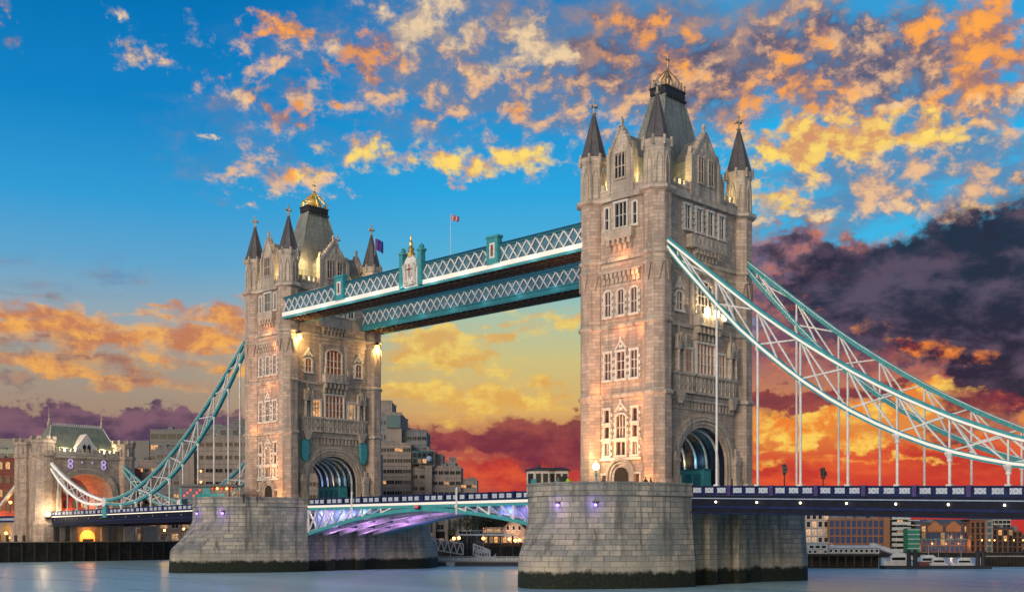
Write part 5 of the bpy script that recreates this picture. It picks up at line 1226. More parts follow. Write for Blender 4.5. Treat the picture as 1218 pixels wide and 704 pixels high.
def post_lamp(loc, lb):
    t = thing('street_lamp', lb, 'lamp', loc); q = MB()
    q.lathe([(0.32, 0), (0.32, 0.3), (0.2, 0.5), (0.11, 0.9), (0.09, 2.3), (0.22, 2.5), (0.10, 2.7), (0.10, 3.0), (0.24, 3.15)], 10); q.build('post', M['teal'], t)
    q = MB(); q.ball((0, 0, 3.58), 0.46, 14, 9); q.build('globe', glow('lamp_globe', (1.0, 0.83, 0.55), 6.0), t)
    q = MB(); q.lathe([(0.2, 4.02), (0.1, 4.2), (0.02, 4.4)], 8); q.build('cap', M['teal'], t)
    lamp('lamp_light', t, (0, -0.2, 4.7), 420, (1.0, 0.55, 0.22), 0.4)
post_lamp(onpier(709, -12.0), 'turquoise globe lamp standing by the wall of the nearer tower')
def signal(loc, lb, rz):
    t = thing('traffic_signal', lb, 'traffic signal', loc, rz); q = MB()
    q.lathe([(0.08, 0), (0.07, 2.6)], 8); q.build('post', M['iron'], t)
    q = MB(); q.ring([[(0.26 * math.cos(2 * math.pi * k / 14), 0.05, 3.25 + 0.70 * math.sin(2 * math.pi * k / 14)) for k in range(14)], [(0.26 * math.cos(2 * math.pi * k / 14), 0.12, 3.25 + 0.70 * math.sin(2 * math.pi * k / 14)) for k in range(14)]])
    q.build('backboard', M['iron'], t); q = MB(); q.box(-0.2, -0.2, 2.6, 0.2, 0.05, 3.9)
    for z in (2.8, 3.25, 3.7): q.lathe_at([(0.17, -0.08), (0.17, 0.10)], 8, (0, -0.28, z))
    q.box(0.2, -0.1, 2.9, 0.42, 0.02, 3.5); q.box(-0.34, -0.16, 3.5, -0.2, 0.0, 3.8)
    q.build('signal_head', M['iron'], t)
d = onpier(933, -7.4); signal((d[0], -7.4, 11.05), 'black traffic signal on the right road deck, nearer the tower', R(25))
d = onpier(979, -7.4); signal((d[0], -7.4, 10.4), 'black traffic signal on the right road deck, farther from the tower', R(40))

def person(loc, rz, lb, top, legs, pose=0, h=1.72):
    """one continuous skinned body; jacket, trousers, skin by height in one material"""
    s = h / 1.72; me = bpy.data.meshes.new('person'); st = 0.16 if pose else 0.08
    J = [((0, 0, .94), .14), ((0, 0, 1.15), .13), ((0, 0, 1.38), .15), ((0, -.01, 1.50), .06), ((0, -.02, 1.62), .095), ((0, -.02, 1.70), .075),
         ((.09, 0, .88), .095), ((.10, -st, .50), .07), ((.10, -st * .4, .09), .05), ((.10, -st * .4 - .14, .04), .04),
         ((-.09, 0, .88), .095), ((-.10, st * .6, .50), .07), ((-.10, st, .09), .05), ((-.10, st - .14, .04), .04),
         ((.19, 0, 1.38), .065), ((.25, .03, 1.12), .05), ((.24, -.12 if pose != 2 else -.3, .92 if pose != 2 else 1.2), .04), ((.235, -.17 if pose != 2 else -.36, .84 if pose != 2 else 1.26), .035),
         ((-.19, 0, 1.38), .065), ((-.25, .03, 1.12), .05), ((-.24, -.08, .90), .04), ((-.235, -.11, .82), .035)]
    E_ = [(0, 1), (1, 2), (2, 3), (3, 4), (4, 5), (0, 6), (6, 7), (7, 8), (8, 9), (0, 10), (10, 11), (11, 12), (12, 13), (2, 14), (14, 15), (15, 16), (16, 17), (2, 18), (18, 19), (19, 20), (20, 21)]
    me.from_pydata([tuple(c * s for c in p) for p, _ in J], E_, [])
    ob = bpy.data.objects.new('person', me); COL.objects.link(ob); ob.location = loc; ob.rotation_euler = (0, 0, rz)
    sk = ob.modifiers.new('skin', 'SKIN'); lay = me.skin_vertices[0].data
    for v, (_, r) in zip(lay, J): v.radius = (r * s, r * s); v.use_root = False
    lay[0].use_root = True
    ss = ob.modifiers.new('sub', 'SUBSURF'); ss.levels = 2; ss.render_levels = 2
    m, t, b = newmat('clothing'); oz = t.node('ShaderNodeSeparateXYZ', {0: t.node('ShaderNodeTexCoord').outputs['Object']}).outputs[2]
    cc = t.ramp(t.m('DIVIDE', oz, 1.8 * s), [(0, (0.02, 0.018, 0.016)), (0.06, legs), (0.53, top), (0.845, (0.45, 0.28, 0.2))], 'CONSTANT')
    t.l.new(cc, b.inputs['Base Color']); b.inputs['Roughness'].default_value = 0.8; me.materials.append(m)
    hr = MB(); hr.lathe_at([(0.105 * s, -0.02), (0.108 * s, 0.05 * s), (0.075 * s, 0.11 * s), (0.01, 0.13 * s)], 10, (0, 0.005, 1.64 * s)); hr.build('hair', M['bark'], ob)
    return tag(ob, lb, 'person', 'people on the bridge piers')
K = (0.015, 0.015, 0.02)
pp = onpier(716.5, -16.5)
person((pp[0], -16.5, 11.9), R(200), 'person in dark coat walking left beside the globe lamp', K, (0.02, 0.02, 0.03), 1)
pp = onpier(768, -14.5); person((pp[0], -14.5, 11.9), R(20), 'person in black standing right of the tower doorway, left one of two', K, (0.02, 0.02, 0.025))
pp = onpier(774, -14.2); person((pp[0], -14.2, 11.9), R(-30), 'person in dark jacket right of the tower doorway, right one of two', (0.03, 0.02, 0.03), K)
pp = onpier(675.5, -22.0); person((pp[0], -22.0, 11.9), R(60), 'person in bright lime safety jacket in front of the control cabin', (0.35, 0.75, 0.05), K, 2)
pp = onpier(664, -22.4); person((pp[0], -22.4, 11.9), R(100), 'person in teal jacket standing left of the lime safety jacket', (0.05, 0.3, 0.28), K)
pp = onpier(290, -20.5); person((pp[0], -20.5, 11.9), R(30), 'person in dark clothes by the kiosk railing on the farther pier', (0.03, 0.03, 0.04), K)
pp = onpier(306, -18.5); person((pp[0], -18.5, 11.9), R(-20), 'person in brown coat right of the kiosk on the farther pier', (0.10, 0.06, 0.05), K, 1)

# ------------------------------------------------------------------ flags
def flag(loc, hp, lb, kind, wx, wz, rz=0.0):
    t = thing('flagpole', lb, 'flag', loc, rz); q = MB(); q.lathe([(0.05, 0), (0.03, hp), (0.07, hp + 0.05), (0.02, hp + 0.14)], 8); q.build('pole', M['wpaint'], t)
    nx, nz = 24, 14; me = MB(); mats = [plain('flag_blue', (0.03, 0.04, 0.25), 0.7), plain('flag_white', (0.75, 0.72, 0.74), 0.7), plain('flag_red', (0.55, 0.02, 0.06), 0.7), plain('flag_violet', (0.10, 0.04, 0.26), 0.7)]
    P_ = lambda i, j: (0.06 + wx * i / nx, 0.16 * math.sin(i * 0.55 + j * 0.12) * (i / nx + 0.15), hp - 0.1 - wz * j / nz - 0.35 * wz * (i / nx) ** 1.3)
    for i in range(nx):
        for j in range(nz):
            u, v = (i + .5) / nx - .5, (j + .5) / nz - .5
            if kind: m = 0 if abs(u) > 0.1 or abs(v) > 0.2 else 3; m = 3 if u < 0 else 0
            else:
                dd = min(abs(u * 1.0 - v), abs(u + v)); m = 0
                if dd < 0.13: m = 1
                if dd < 0.055: m = 2
                if abs(u) < 0.12 or abs(v) < 0.17: m = 1
                if abs(u) < 0.07 or abs(v) < 0.10: m = 2
            me.face([P_(i, j), P_(i + 1, j), P_(i + 1, j + 1), P_(i, j + 1)], m)
    f_ = me.build('cloth', mats, t, smooth=True)
p = onpier(536, -9.0); flag((p[0], -9.0, 49.1), 6.4, 'red white and blue flag on a thin pole above the near walkway', 0, 1.25, 0.85, FACE + R(180) * 0)
p = onpier(446, 9.4); flag((p[0], 9.4, 49.1), 13.6, 'violet flag on a pole beside the right spire of the farther tower', 1, 1.5, 2.2, FACE)

# ------------------------------------------------------------------ buildings on the banks
def winproto(name, wd, h, pane, frame, arch=False):
    q = MB(); t = 0.12
    q.box(-wd / 2 - t, -0.16, -0.14, wd / 2 + t, 0, 0, 0); q.box(-wd / 2 - t, -0.14, h, wd / 2 + t, 0, h + t, 0)
    q.box(-wd / 2 - t, -0.14, 0, -wd / 2, 0, h, 0); q.box(wd / 2, -0.14, 0, wd / 2 + t, 0, h, 0)
    q.box(-wd / 2, -0.05, 0, wd / 2, -0.01, h, 1)
    n = max(1, round(wd / 0.9))
    for i in range(1, n): q.box(-wd / 2 + wd * i / n - 0.05, -0.11, 0, -wd / 2 + wd * i / n + 0.05, -0.051, h, 0)
    if arch:
        pts = [(wd / 2 * math.cos(math.pi * k / 8), h + t + wd * 0.35 * math.sin(math.pi * k / 8)) for k in range(9)]
        q.ring([[(x, -0.12, z) for x, z in pts], [(x, 0, z) for x, z in pts]], 1)
    return q, [M[frame], M[pane]]
WCACHE = {}
def put_window(parent, x, y, z, wd, h, pane, frame, arch=False, name='window'):
    k = (round(wd, 2), round(h, 2), pane, frame, arch)
    if k not in WCACHE:
        q, ms = winproto(name, wd, h, pane, frame, arch); o = q.build(name, ms, parent); o.location = (x, y, z); WCACHE[k] = o; return o
    o = WCACHE[k].copy(); o.name = name; COL.objects.link(o); o.parent = parent; o.location = (x, y, z); o.rotation_euler = (0, 0, 0); return o
def block(root, x0, x1, y0, y1, z0, z1, mat, rows, cols, wd, h, lit=0.1, frame='concrete', pane='glass', litpane_='hotpane', arch=False, parapet=True, sill0=None, name='wall', balcony=None):
    """one wing of a building: walls, parapet and every window its own part, on the side facing -Y"""
    q = MB(); q.box(x0, y0, z0, x1, y1, z1)
    if parapet: q.box(x0 - 0.15, y0 - 0.15, z1, x1 + 0.15, y0 + 0.4, z1 + 0.5); q.box(x0 - 0.15, y1 - 0.4, z1, x1 + 0.15, y1 + 0.15, z1 + 0.5)
    o = q.build(name, M[mat], root)
    if rows and cols:
        fz = (z1 - z0) / rows
        for r in range(1, rows):
            fbm = MB(); fbm.box(x0 - 0.08, y0 - 0.22, z0 + fz * r - 0.14, x1 + 0.08, y0 - 0.001, z0 + fz * r + 0.10); fbm.build('floor_band', M[mat], root)
        if parapet:
            for _ in range(2 if x1 - x0 > 6 else 1):
                rx = random.uniform(x0 + 1, max(x0 + 1.1, x1 - 2.5)); rp = MB(); rh = random.uniform(0.9, 2.0)
                rp.box(rx, y0 + 1.5, z1, rx + random.uniform(1.0, 2.4), y0 + 3.5, z1 + rh); rp.box(rx + 0.3, y0 + 2, z1 + rh, rx + 0.4, y0 + 2.1, z1 + rh + random.uniform(0.6, 2.2)); rp.build('roof_plant', M['concreteb'], root)
        fh = (z1 - z0) / rows; cw = (x1 - x0) / cols
        for r in range(rows):
            for c_ in range(cols):
                p = litpane_ if random.random() < lit else pane
                put_window(root, x0 + cw * (c_ + .5), y0 - 0.003, z0 + fh * r + (fh - h) * (0.45 if sill0 is None else sill0), wd, h, p, frame, arch)
            if balcony:
                b = MB(); z = z0 + fh * r; b.box(x0 + 0.3, y0 - 1.2, z, x1 - 0.3, y0 - 0.17, z + 0.15); b.box(x0 + 0.3, y0 - 1.2, z + 0.15, x1 - 0.3, y0 - 1.12, z + 0.9)
                b.build('balcony', M[balcony], root)
    return o
def site(px0, px1, dep, ybase=None):
    a = at((px0 + px1) / 2, dep); return a[0], a[1], (px1 - px0) / 2 / 1369.08 * dep
def place(name, label, cat, px0, px1, dep, z=4.2, turn=0.0):
    x, y, hw = site(px0, px1, dep); return thing(name, label, cat, (x, y, z), FACE + turn), hw
def Z(py, dep): return zat(py, dep) - 4.2

# hotel with stepped concrete terraces, right of the farther tower
D = 395
t, hw = place('hotel_block', 'stepped concrete hotel with ribbon windows between the two towers', 'hotel', 440, 570, D)
k = D / 1369.08
def X(px): return (px - 505) * k
block(t, X(440), X(489), 0, 22, 0, Z(528, D), 'concrete', 9, 5, 2.5, 1.15, 0.12, 'concrete')
block(t, X(489), X(506), 1.5, 22, 0, Z(545, D), 'concrete', 7, 2, 1.6, 1.1, 0.2, 'concrete')
block(t, X(506), X(514), -1.0, 22, 0, Z(556, D), 'concrete', 0, 0, 1, 1)
block(t, X(514), X(548), 1.0, 20, 0, Z(555, D), 'concrete', 7, 5, 1.5, 1.1, 0.15, 'concrete')
block(t, X(548), X(567), 2.5, 18, 0, Z(570, D), 'concrete', 5, 3, 1.6, 1.0, 0.15, 'concrete')
block(t, X(438), X(462), 4, 24, Z(528, D) + 0.5, Z(492, D), 'concreteb', 2, 3, 1.5, 1.2, 0.0, 'concreteb')
block(t, X(446), X(463), 9, 24, Z(492, D) + 0.5, Z(474, D), 'concrete', 0, 0, 1, 1)
block(t, X(458), X(477), 2.0, 26, Z(528, D) + 0.5, Z(491, D), 'concrete', 0, 0, 1, 1)
block(t, X(459), X(476), 1.2, 1.98, Z(508, D), Z(493, D), 'blueglass', 0, 0, 1, 1, parapet=False)
block(t, X(477), X(506), 5, 24, Z(545, D) - 4, Z(511, D), 'concreteb', 3, 5, 1.4, 1.1, 0.05, 'concreteb')
block(t, X(500), X(517), -0.5, 14, Z(556, D) + 0.5, Z(537, D), 'concrete', 0, 0, 1, 1)
block(t, X(491), X(514), -1.8, 10, Z(552, D), Z(538, D), 'blueglass', 2, 4, 1.2, 1.4, 0.1, 'darkclad')
block(t, X(512), X(526), 4, 16, Z(556, D), Z(540, D), 'concrete', 0, 0, 1, 1)
block(t, X(526), X(542), 5, 16, Z(556, D), Z(549, D), 'concrete', 1, 2, 1.3, 1.0, 0.2, 'concrete')
q = MB(); q.ball((X(511), -2.0, Z(546, D)), 1.1, 10, 6); q.build('satellite_dish', M['panelblue'], t)
# hotel lower wing seen under the drawbridge
t, hw = place('hotel_podium', 'concrete hotel podium on tall columns seen under the drawbridge', 'building', 498, 560, 388)
k = 388 / 1369.08
block(t, -9, 9, 2, 14, 3.2, Z(612, 388), 'concrete', 0, 0, 1, 1)
for x in (-8.5, -5.2, -3.6, 0.6, 4.2):
    q = MB(); q.box(x - 0.55, 0, -4, x + 0.55, 1.0, Z(616, 388)); q.build('column', M['concrete'], t)
q = MB(); q.box(-9, 2.0, -4, 9, 3, 3.19); q.build('recess', M['glass'], t)
for x, z in ((-6.8, 3), (-1.6, 4), (2.5, 2.4)): put_window(t, x, 1.9, z, 2.0, 1.5, 'glass', 'concrete')
for x, z in ((-4.4, 1.6), (-1.2, -0.4), (2.4, -0.6)): put_window(t, x, 1.9, z, 1.4, 1.2, 'hotpane', 'concrete')
# grey hotel wing behind the kiosk, left of the farther tower
D = 350
t, hw = place('hotel_wing', 'grey concrete hotel wing behind the left chain and kiosk', 'hotel', 160, 300, D)
k = D / 1369.08
def X(px): return (px - 230) * k
block(t, X(232), X(300), 0, 22, 0, Z(520, D), 'concrete', 8, 6, 2.1, 1.1, 0.08, 'concrete')
block(t, X(300), X(445), 6, 24, 0, Z(535, D), 'concrete', 7, 16, 1.9, 1.2, 0.12, 'concrete')
block(t, X(255), X(300), 3, 22, Z(520, D) + 0.5, Z(507, D), 'concreteb', 1, 3, 1.5, 1.2, 0.0, 'concreteb')
block(t, X(268), X(300), 8, 22, Z(507, D) + 0.5, Z(497, D), 'darkclad', 0, 0, 1, 1)
block(t, X(214), X(232), -1.2, 16, 0, Z(537, D), 'concrete', 0, 0, 1, 1)
block(t, X(184), X(214), 1.0, 18, 0, Z(534, D), 'concreteb', 7, 3, 1.7, 1.1, 0.1, 'concrete')
block(t, X(160), X(184), 2.5, 18, 0, Z(548, D), 'concrete', 5, 3, 1.4, 1.1, 0.2, 'concrete')
for i, py in enumerate((560, 573, 584)):
    q = MB(); q.ball((X(239.5), -0.5, Z(py, D)), 0.32, 8, 5); q.build('facade_lamp', M['obulb'], t)
t, hw = place('office_block', 'dark glass office block rising behind the grey hotel wing', 'office', 178, 262, 430)
block(t, -13, 13, 0, 16, 0, Z(512, 430), 'darkclad', 10, 8, 2.6, 1.8, 0.04, 'darkclad')
block(t, 1, 13, 4, 16, Z(512, 430), Z(505, 430), 'blueglass', 0, 0, 1, 1)
t, hw = place('office_block', 'low dark office with stepped blue roof behind the gatehouse', 'office', -30, 175, 470)
block(t, -34, -8, 0, 20, 0, Z(523, 470), 'darkclad', 0, 0, 1, 1); block(t, -34, 2, -3, 20, 0, Z(536, 470), 'blueglass', 9, 8, 3.6, 1.6, 0.05, 'darkclad')
block(t, 14, 36, 0, 20, 0, Z(525, 470), 'darkclad', 0, 0, 1, 1)
# red brick warehouses left of the gatehouse
D = 330
t, hw = place('brick_warehouse', 'red brick warehouse with round-headed windows at the left edge', 'warehouse', -22, 32, D)
block(t, -hw, hw, 0, 14, 0, Z(546, D), 'redbrick', 6, 6, 1.3, 1.5, 0.15, 'brownbrick', 'glass', 'hotpane', True)
for x, zz in ((-1.5, 6.5), (3.0, 5.8)): lamp('street_light', t, (x, -2.2, zz), 900, (1.0, 0.30, 0.10), 0.4)
t, hw = place('brick_warehouse', 'red-lit brick warehouse seen through the gatehouse arch', 'warehouse', 62, 158, 345)
block(t, -hw, hw, 0, 12, 0, Z(556, 345), 'redbrick', 5, 9, 1.4, 1.6, 0.15, 'brownbrick', 'glass', 'hotpane', True)
for x in (-7, 0, 6): lamp('street_light', t, (x, -2.5, 9), 1100, (1.0, 0.25, 0.08), 0.4)

# north embankment seen under the left deck: quay wall, railings and lamps
t = thing('quay_wall', 'dark river quay wall under the left deck', 'wall', (-132.8, 0, 0)); q = MB()
q.box(-0.15, -130, -3, 0.6, 70, 4.6); q.build('wall', M['quay'], t); q = MB()
for y in range(-128, 70, 3): q.box(0.6, y, -1, 0.85, y + 0.35, 4.3)
q.build('fender_timbers', M['timber'], t)
q = MB(); q.box(-0.3, -130, 4.6, 0.75, 70, 4.8); q.build('coping', M['concrete'], t)
t = thing('embankment_railing', 'white railing along the quay under the left deck', 'railing', (-134, 0, 4.8)); q = MB()
for z in (0.5, 1.1): q.box(-0.04, 11, z - 0.04, 0.04, 60, z + 0.04)
for y in range(11, 61, 2): q.box(-0.05, y - 0.05, 0, 0.05, y + 0.05, 1.1)
q.build('rails', M['wpaint'], t)
t = thing('riverside_terrace', 'warmly lit riverside terrace building below the left deck', 'building', (-150, 30, 4.2), R(90)); 
block(t, -16, 24, 0, 8, 0, 6.6, 'cream', 2, 12, 2.0, 1.7, 0.85, 'wpaint')
i = 0
for y, z, lb in ((16, 8.2, 'bright orange lamp post on the quay, next to the pilasters'), (21.5, 7.6, 'orange quay lamp, second from the gatehouse'), (27, 8.0, 'orange quay lamp, third from the gatehouse'), (32.5, 7.0, 'orange quay lamp nearest the farther pier')):
    p = thing('quay_lamp', lb, 'lamp', (-136, y, 4.8), 0, 'lamps along the left quay'); q = MB(); q.lathe([(0.12, 0), (0.06, z - 5.2)], 6); q.build('post', M['iron'], p)
    q = MB(); q.ball((0, 0, z - 4.9), 0.42 if i == 0 else 0.3, 10, 6); q.build('globe', M['obulb'], p); lamp('lamp_light', p, (0.4, 0, z - 4.7), 420, (1.0, 0.52, 0.16), 0.3); i += 1
for i in range(6):
    t = thing('quay_bollard', 'black bollard on the stone steps left of the gatehouse, below the lamps', 'bollard', (-135.2, -24.6 + i * 1.9, 4.8), 0, 'bollards left of the gatehouse')
    q = MB(); q.lathe([(0.42, 0), (0.34, 0.3), (0.32, 1.0), (0.42, 1.1), (0.36, 1.4), (0.05, 1.55)], 10); q.build('shaft', M['iron'], t)

# ------------------------------------------------------------------ landing stage between the piers
def pontoon(name, lb, px0, px1, dep, mat, rail=True, z=0.0):
    t, hw = place(name, lb, 'pontoon', px0, px1, dep, 0); q = MB()
    q.box(-hw, -2.2, -0.5, hw, 2.2, 0.75); q.build('float', M['hull'], t); q = MB(); q.box(-hw, -2.3, 0.75, hw, 2.3, 0.95); q.build('deck', M['concrete'], t)
    if rail:
        q = MB(); x = -hw
        while x < hw: q.box(x - 0.05, -2.25, 0.95, x + 0.05, -2.15, 1.95); x += 1.0
        for zz in (1.45, 1.9): q.box(-hw, -2.24, zz - 0.05, hw, -2.16, zz + 0.05)
        q.build('railing', M['wpaint'], t); q = MB(); q.box(-hw, -2.14, 0.95, hw, -2.1, 1.7); q.build('rail_mesh', M['palewall'], t)
    return t
pontoon('landing_pontoon', 'long low landing pontoon with white railing between the two piers', 500, 620, 240, 'hull')
def gangway(lb, px0, px1, dep, z0, z1, h0, h1):
    t, hw = place('gangway_bridge', lb, 'gangway', px0, px1, dep, 0); n = 6
    for y in (-0.9, 0.9):
        q = MB(); P0 = lambda i: (-hw + 2 * hw * i / n, y, z0 + (z1 - z0) * i / n); P1 = lambda i: (-hw + 2 * hw * i / n, y, z0 + h0 + (z1 + h1 - z0 - h0) * i / n)
        for i in range(n):
            q.bar(P0(i), P0(i + 1), 0.16, 0.2); q.bar(P1(i), P1(i + 1), 0.16, 0.2); m_ = tuple((a + b) / 2 for a, b in zip(P1(i), P1(i + 1)))
            q.bar(P0(i), m_, 0.13, 0.13); q.bar(m_, P0(i + 1), 0.13, 0.13)
        q.bar(P0(0), P1(0), 0.16, 0.16); q.bar(P0(n), P1(n), 0.16, 0.16); q.build('side_truss', M['wpaint'], t)
    q = MB(); q.bar((-hw, 0, z0), (hw, 0, z1), 1.7, 0.15); q.build('walkway', M['concrete'], t)
gangway('long white trussed gangway sloping down from the farther pier', 506, 551, 246, 3.6, 2.2, 2.3, 2.3)
gangway('short white trussed gangway at the middle of the landing stage', 563, 583, 246, 2.2, 1.4, 2.3, 1.7)
t, hw = place('mooring_dolphin', 'dark clustered mooring piles between the two gangways', 'mooring', 553, 563, 248, 0); q = MB()
for x, y in ((-0.9, 0), (0, 0.6), (0.8, -0.2)): q.lathe([(0.34, -2), (0.32, 5.4), (0.05, 5.8)], 8, x, y)
q.box(-1.4, -0.4, 3.4, 1.3, 0.7, 3.8); q.build('piles', M['iron'], t)
t, hw = place('jetty_bridge', 'long pale footbridge beam behind the landing stage', 'footbridge', 545, 612, 262, 0); q = MB(); q.box(-hw, -0.8, 6.2, hw, 0.8, 6.6); q.build('beam', M['wpaint'], t)
q = MB()
for i in range(5): q.box(-hw + 1 + i * 2.8, -0.3, -2, -hw + 1.4 + i * 2.8, 0.3, 6.2)
q.build('legs', M['iron'], t); q = MB(); q.box(-hw, -0.8, 7.3, hw, -0.7, 7.4)
for i in range(14): q.box(-hw + i * 0.95, -0.8, 6.6, -hw + i * 0.95 + 0.06, -0.72, 7.3)
q.build('railing', M['wpaint'], t)
def boat(lb, px0, px1, dep, h, cabin=True, flip=1, hullmat='wpaint', turn=0.0):
    t, hw = place('moored_boat', lb, 'boat', px0, px1, dep, 0, turn); q = MB(); L = hw; b = min(1.6, L * 0.35)
    lp = []
    for z, gx, gy in ((-0.3, 0.82, 0.55), (0.4, 0.92, 0.85), (h * 0.45, 1.0, 1.0)):
        lp.append([(L * gx * c_ * flip, b * gy * s_, z + (0.25 * h if c_ > 0.9 else 0) * (z > 0.5)) for c_, s_ in ((1, 0), (0.7, 0.75), (0.2, 1), (-0.9, 0.9), (-0.95, -0.9), (0.2, -1), (0.7, -0.75))])
    q.ring(lp); q.build('hull', M[hullmat], t)
    if cabin:
        q = MB(); z = h * 0.45; q.ring([[(x * L * flip, y * b, z + zz * h) for x, y in ((0.45, -0.55), (0.45, 0.55), (-0.7, 0.6), (-0.7, -0.6))] for zz in (0, 0.3)] + [[(x * L * flip, y * b, z + 0.5 * h) for x, y in ((0.2, -0.45), (0.2, 0.45), (-0.6, 0.5), (-0.6, -0.5))]])
        cb_ = q.build('cabin', M['wpaint'], t); q = MB(); q.box(-0.62 * L * flip, -0.61 * b, z + 0.08 * h, 0.38 * L * flip, -0.585 * b, z + 0.26 * h); q.build('cabin_window', M['glass'], cb_)
    q = MB(); q.lathe([(0.04, h * 0.5), (0.02, h * 1.7)], 5, -0.1 * L); q.build('mast', M['wpaint'], t)
    return t
boat('white-roofed boat moored behind the mooring piles between the piers', 563, 590, 252, 3.4)
boat('small pale boat at the foot of the long gangway', 530, 543, 238, 1.9, False)

# trees and lit buildings behind the landing stage
def tree(px, dep, zb, h, rad, lb, nleaf=1500, seed=1):
    rnd = random.Random(seed); x, y, _ = at(px, dep); t = thing('riverside_tree', lb, 'tree', (x, y, zb), rnd.random() * 6, 'trees behind the landing stage')
    q = MB(); q.tube([(0, 0, 0), (0.1, 0.05, h * 0.25), (-0.1, 0.1, h * 0.5), (0, 0, h * 0.85)], [h * 0.035, h * 0.028, h * 0.02, 0.03], 7)
    cl = []
    for i in range(11):
        a = rnd.random() * 6.28; zz = h * (0.30 + 0.4 * rnd.random()); r = rad * (0.5 + 0.5 * rnd.random()); tip = (r * math.cos(a), r * math.sin(a), zz + h * 0.16 + rnd.random() * h * 0.12)
        q.tube([(0, 0, zz), (tip[0] * 0.5, tip[1] * 0.5, zz + h * 0.10), tip], [h * 0.013, h * 0.009, 0.02], 5); cl.append(tip)
    q.build('trunk', M['bark'], t); f = MB()
    for i in range(9): a = rnd.random() * 6.28; r = rad * 0.6 * rnd.random(); cl.append((r * math.cos(a), r * math.sin(a), h * (0.6 + 0.38 * rnd.random())))
    for i in range(nleaf):
        c_ = rnd.choice(cl); s_ = rad * 0.26; p = Vector((c_[0] + rnd.gauss(0, s_), c_[1] + rnd.gauss(0, s_), c_[2] + rnd.gauss(0, s_ * 0.75)))
        d1 = Vector((rnd.uniform(-1, 1), rnd.uniform(-1, 1), rnd.uniform(-1, 1))).normalized(); d2 = d1.orthogonal().normalized(); l = rnd.uniform(0.14, 0.30) * h / 9
        f.face([p - d1 * l, p + d2 * l * 0.5, p + d1 * l, p - d2 * l * 0.5])
    f.build('crown', M['leaf'], t); return t
tree(556, 330, 3.6, 8.6, 3.4, 'round dark tree right of the concrete podium, largest of the group', 2200, 3)
tree(571, 338, 3.6, 9.6, 2.8, 'taller dark tree beside the round one, under the drawbridge', 1800, 4)
tree(586, 345, 3.6, 9.4, 3.0, 'dark tree behind the lit pavilion under the drawbridge', 1600, 5)
tree(603, 352, 3.6, 10.2, 3.2, 'dark tree behind the white gabled house', 1600, 6)
tree(541, 345, 3.6, 7.0, 2.2, 'small dark tree close to the concrete podium columns', 1100, 7)
tree(622, 350, 3.6, 9.0, 3.0, 'dark tree at the edge of the nearer pier', 1500, 8)
t, hw = place('riverside_pavilion', 'lit two-tier riverside pavilion with warm bands of light', 'pavilion', 576, 598, 310, 3.4)
block(t, -hw, hw, 0, 4, 0, 3.4, 'brownbrick', 1, 4, 0.9, 1.7, 0.9, 'brownbrick', 'glass', 'hotpane', parapet=False)
q = MB(); q.box(-hw - 0.5, -1.2, 3.4, hw + 0.5, 4.5, 3.7); q.box(-hw + 0.6, 0, 3.7, hw - 0.6, 4, 4.7); q.box(-hw + 0.2, -0.8, 4.7, hw - 0.2, 4.3, 4.95); q.build('roof', M['cream'], t)
q = MB(); q.box(-hw + 0.7, -0.06, 3.9, hw - 0.7, -0.01, 4.5); q.build('clerestory', M['hotpane'], t)
t, hw = place('gabled_house', 'white gabled riverside house with warm lit ground floor', 'house', 596, 626, 318, 3.4)
q = MB(); q.box(-hw, 0, 0, hw, 6, 4.0); q.extrude([(-hw, -0.01, 4.0), (hw, -0.01, 4.0), (0.6, -0.01, 7.4), (-0.6, -0.01, 7.4)], (0, 6, 0)); q.build('wall', M['cream'], t)
q = MB(); q.bar((-hw - 0.4, 2.5, 3.9), (0, 2.5, 7.75), 7.2, 0.2, up=(0, 0, 1)); q.bar((hw + 0.4, 2.5, 3.9), (0, 2.5, 7.75), 7.2, 0.2); q.build('roof', M['slate'], t)
for i in range(4): put_window(t, -hw + 0.9 + i * (2 * hw - 1.8) / 3, -0.003, 0.5, 0.9, 1.8, 'hotpane', 'wpaint')
for i in range(3): put_window(t, -1.6 + i * 1.6, -0.013, 4.3, 0.7, 1.1, 'glass', 'wpaint')
lamp('wall_light', t, (0, -2.5, 3.6), 420, (1.0, 0.55, 0.3), 0.4)
for i, (px, py, lb) in enumerate(((540, 640, 'orange quay lamp left of the round dark tree'), (546, 639.5, 'orange quay lamp close to the trunk of the round dark tree'), (575, 640, 'orange quay lamp left of the lit pavilion'), (606, 641, 'orange quay lamp before the white gabled house, left'), (613, 642.5, 'orange quay lamp before the white gabled house, middle'), (618, 642, 'orange quay lamp before the white gabled house, right'))):
    dep = 290; x, y, _ = at(px, dep); z = zat(py, dep); t = thing('quay_lamp', lb, 'lamp', (x, y, 1.0), 0, 'lamps behind the landing stage'); q = MB(); q.lathe([(0.09, 0), (0.06, z - 1.3)], 6); q.build('post', M['iron'], t)
    q = MB(); q.ball((0, 0, z - 1.0), 0.4, 10, 6); q.build('globe', M['obulb'], t); lamp('lamp_light', t, (0, -0.5, z - 0.9), 260, (1.0, 0.36, 0.10), 0.3)
t, hw = place('dock_wall', 'dark dock wall behind the landing stage', 'wall', 505, 632, 284, 0); q = MB(); q.box(-hw, 0, -2, hw, 1.4, 3.4); q.build('wall', M['quay'], t); q = MB(); q.box(-hw, -0.15, 3.4, hw, 1.5, 3.6); q.build('coping', M['timber'], t)

t, hw = place('brick_warehouse', 'dark brick warehouse standing behind the trees under the drawbridge', 'warehouse', 538, 640, 425)
block(t, -hw, hw, 0, 12, 0, Z(617, 425), 'brownbrick', 3, 12, 1.1, 1.5, 0.2, 'brownbrick', 'glass', 'hotpane')
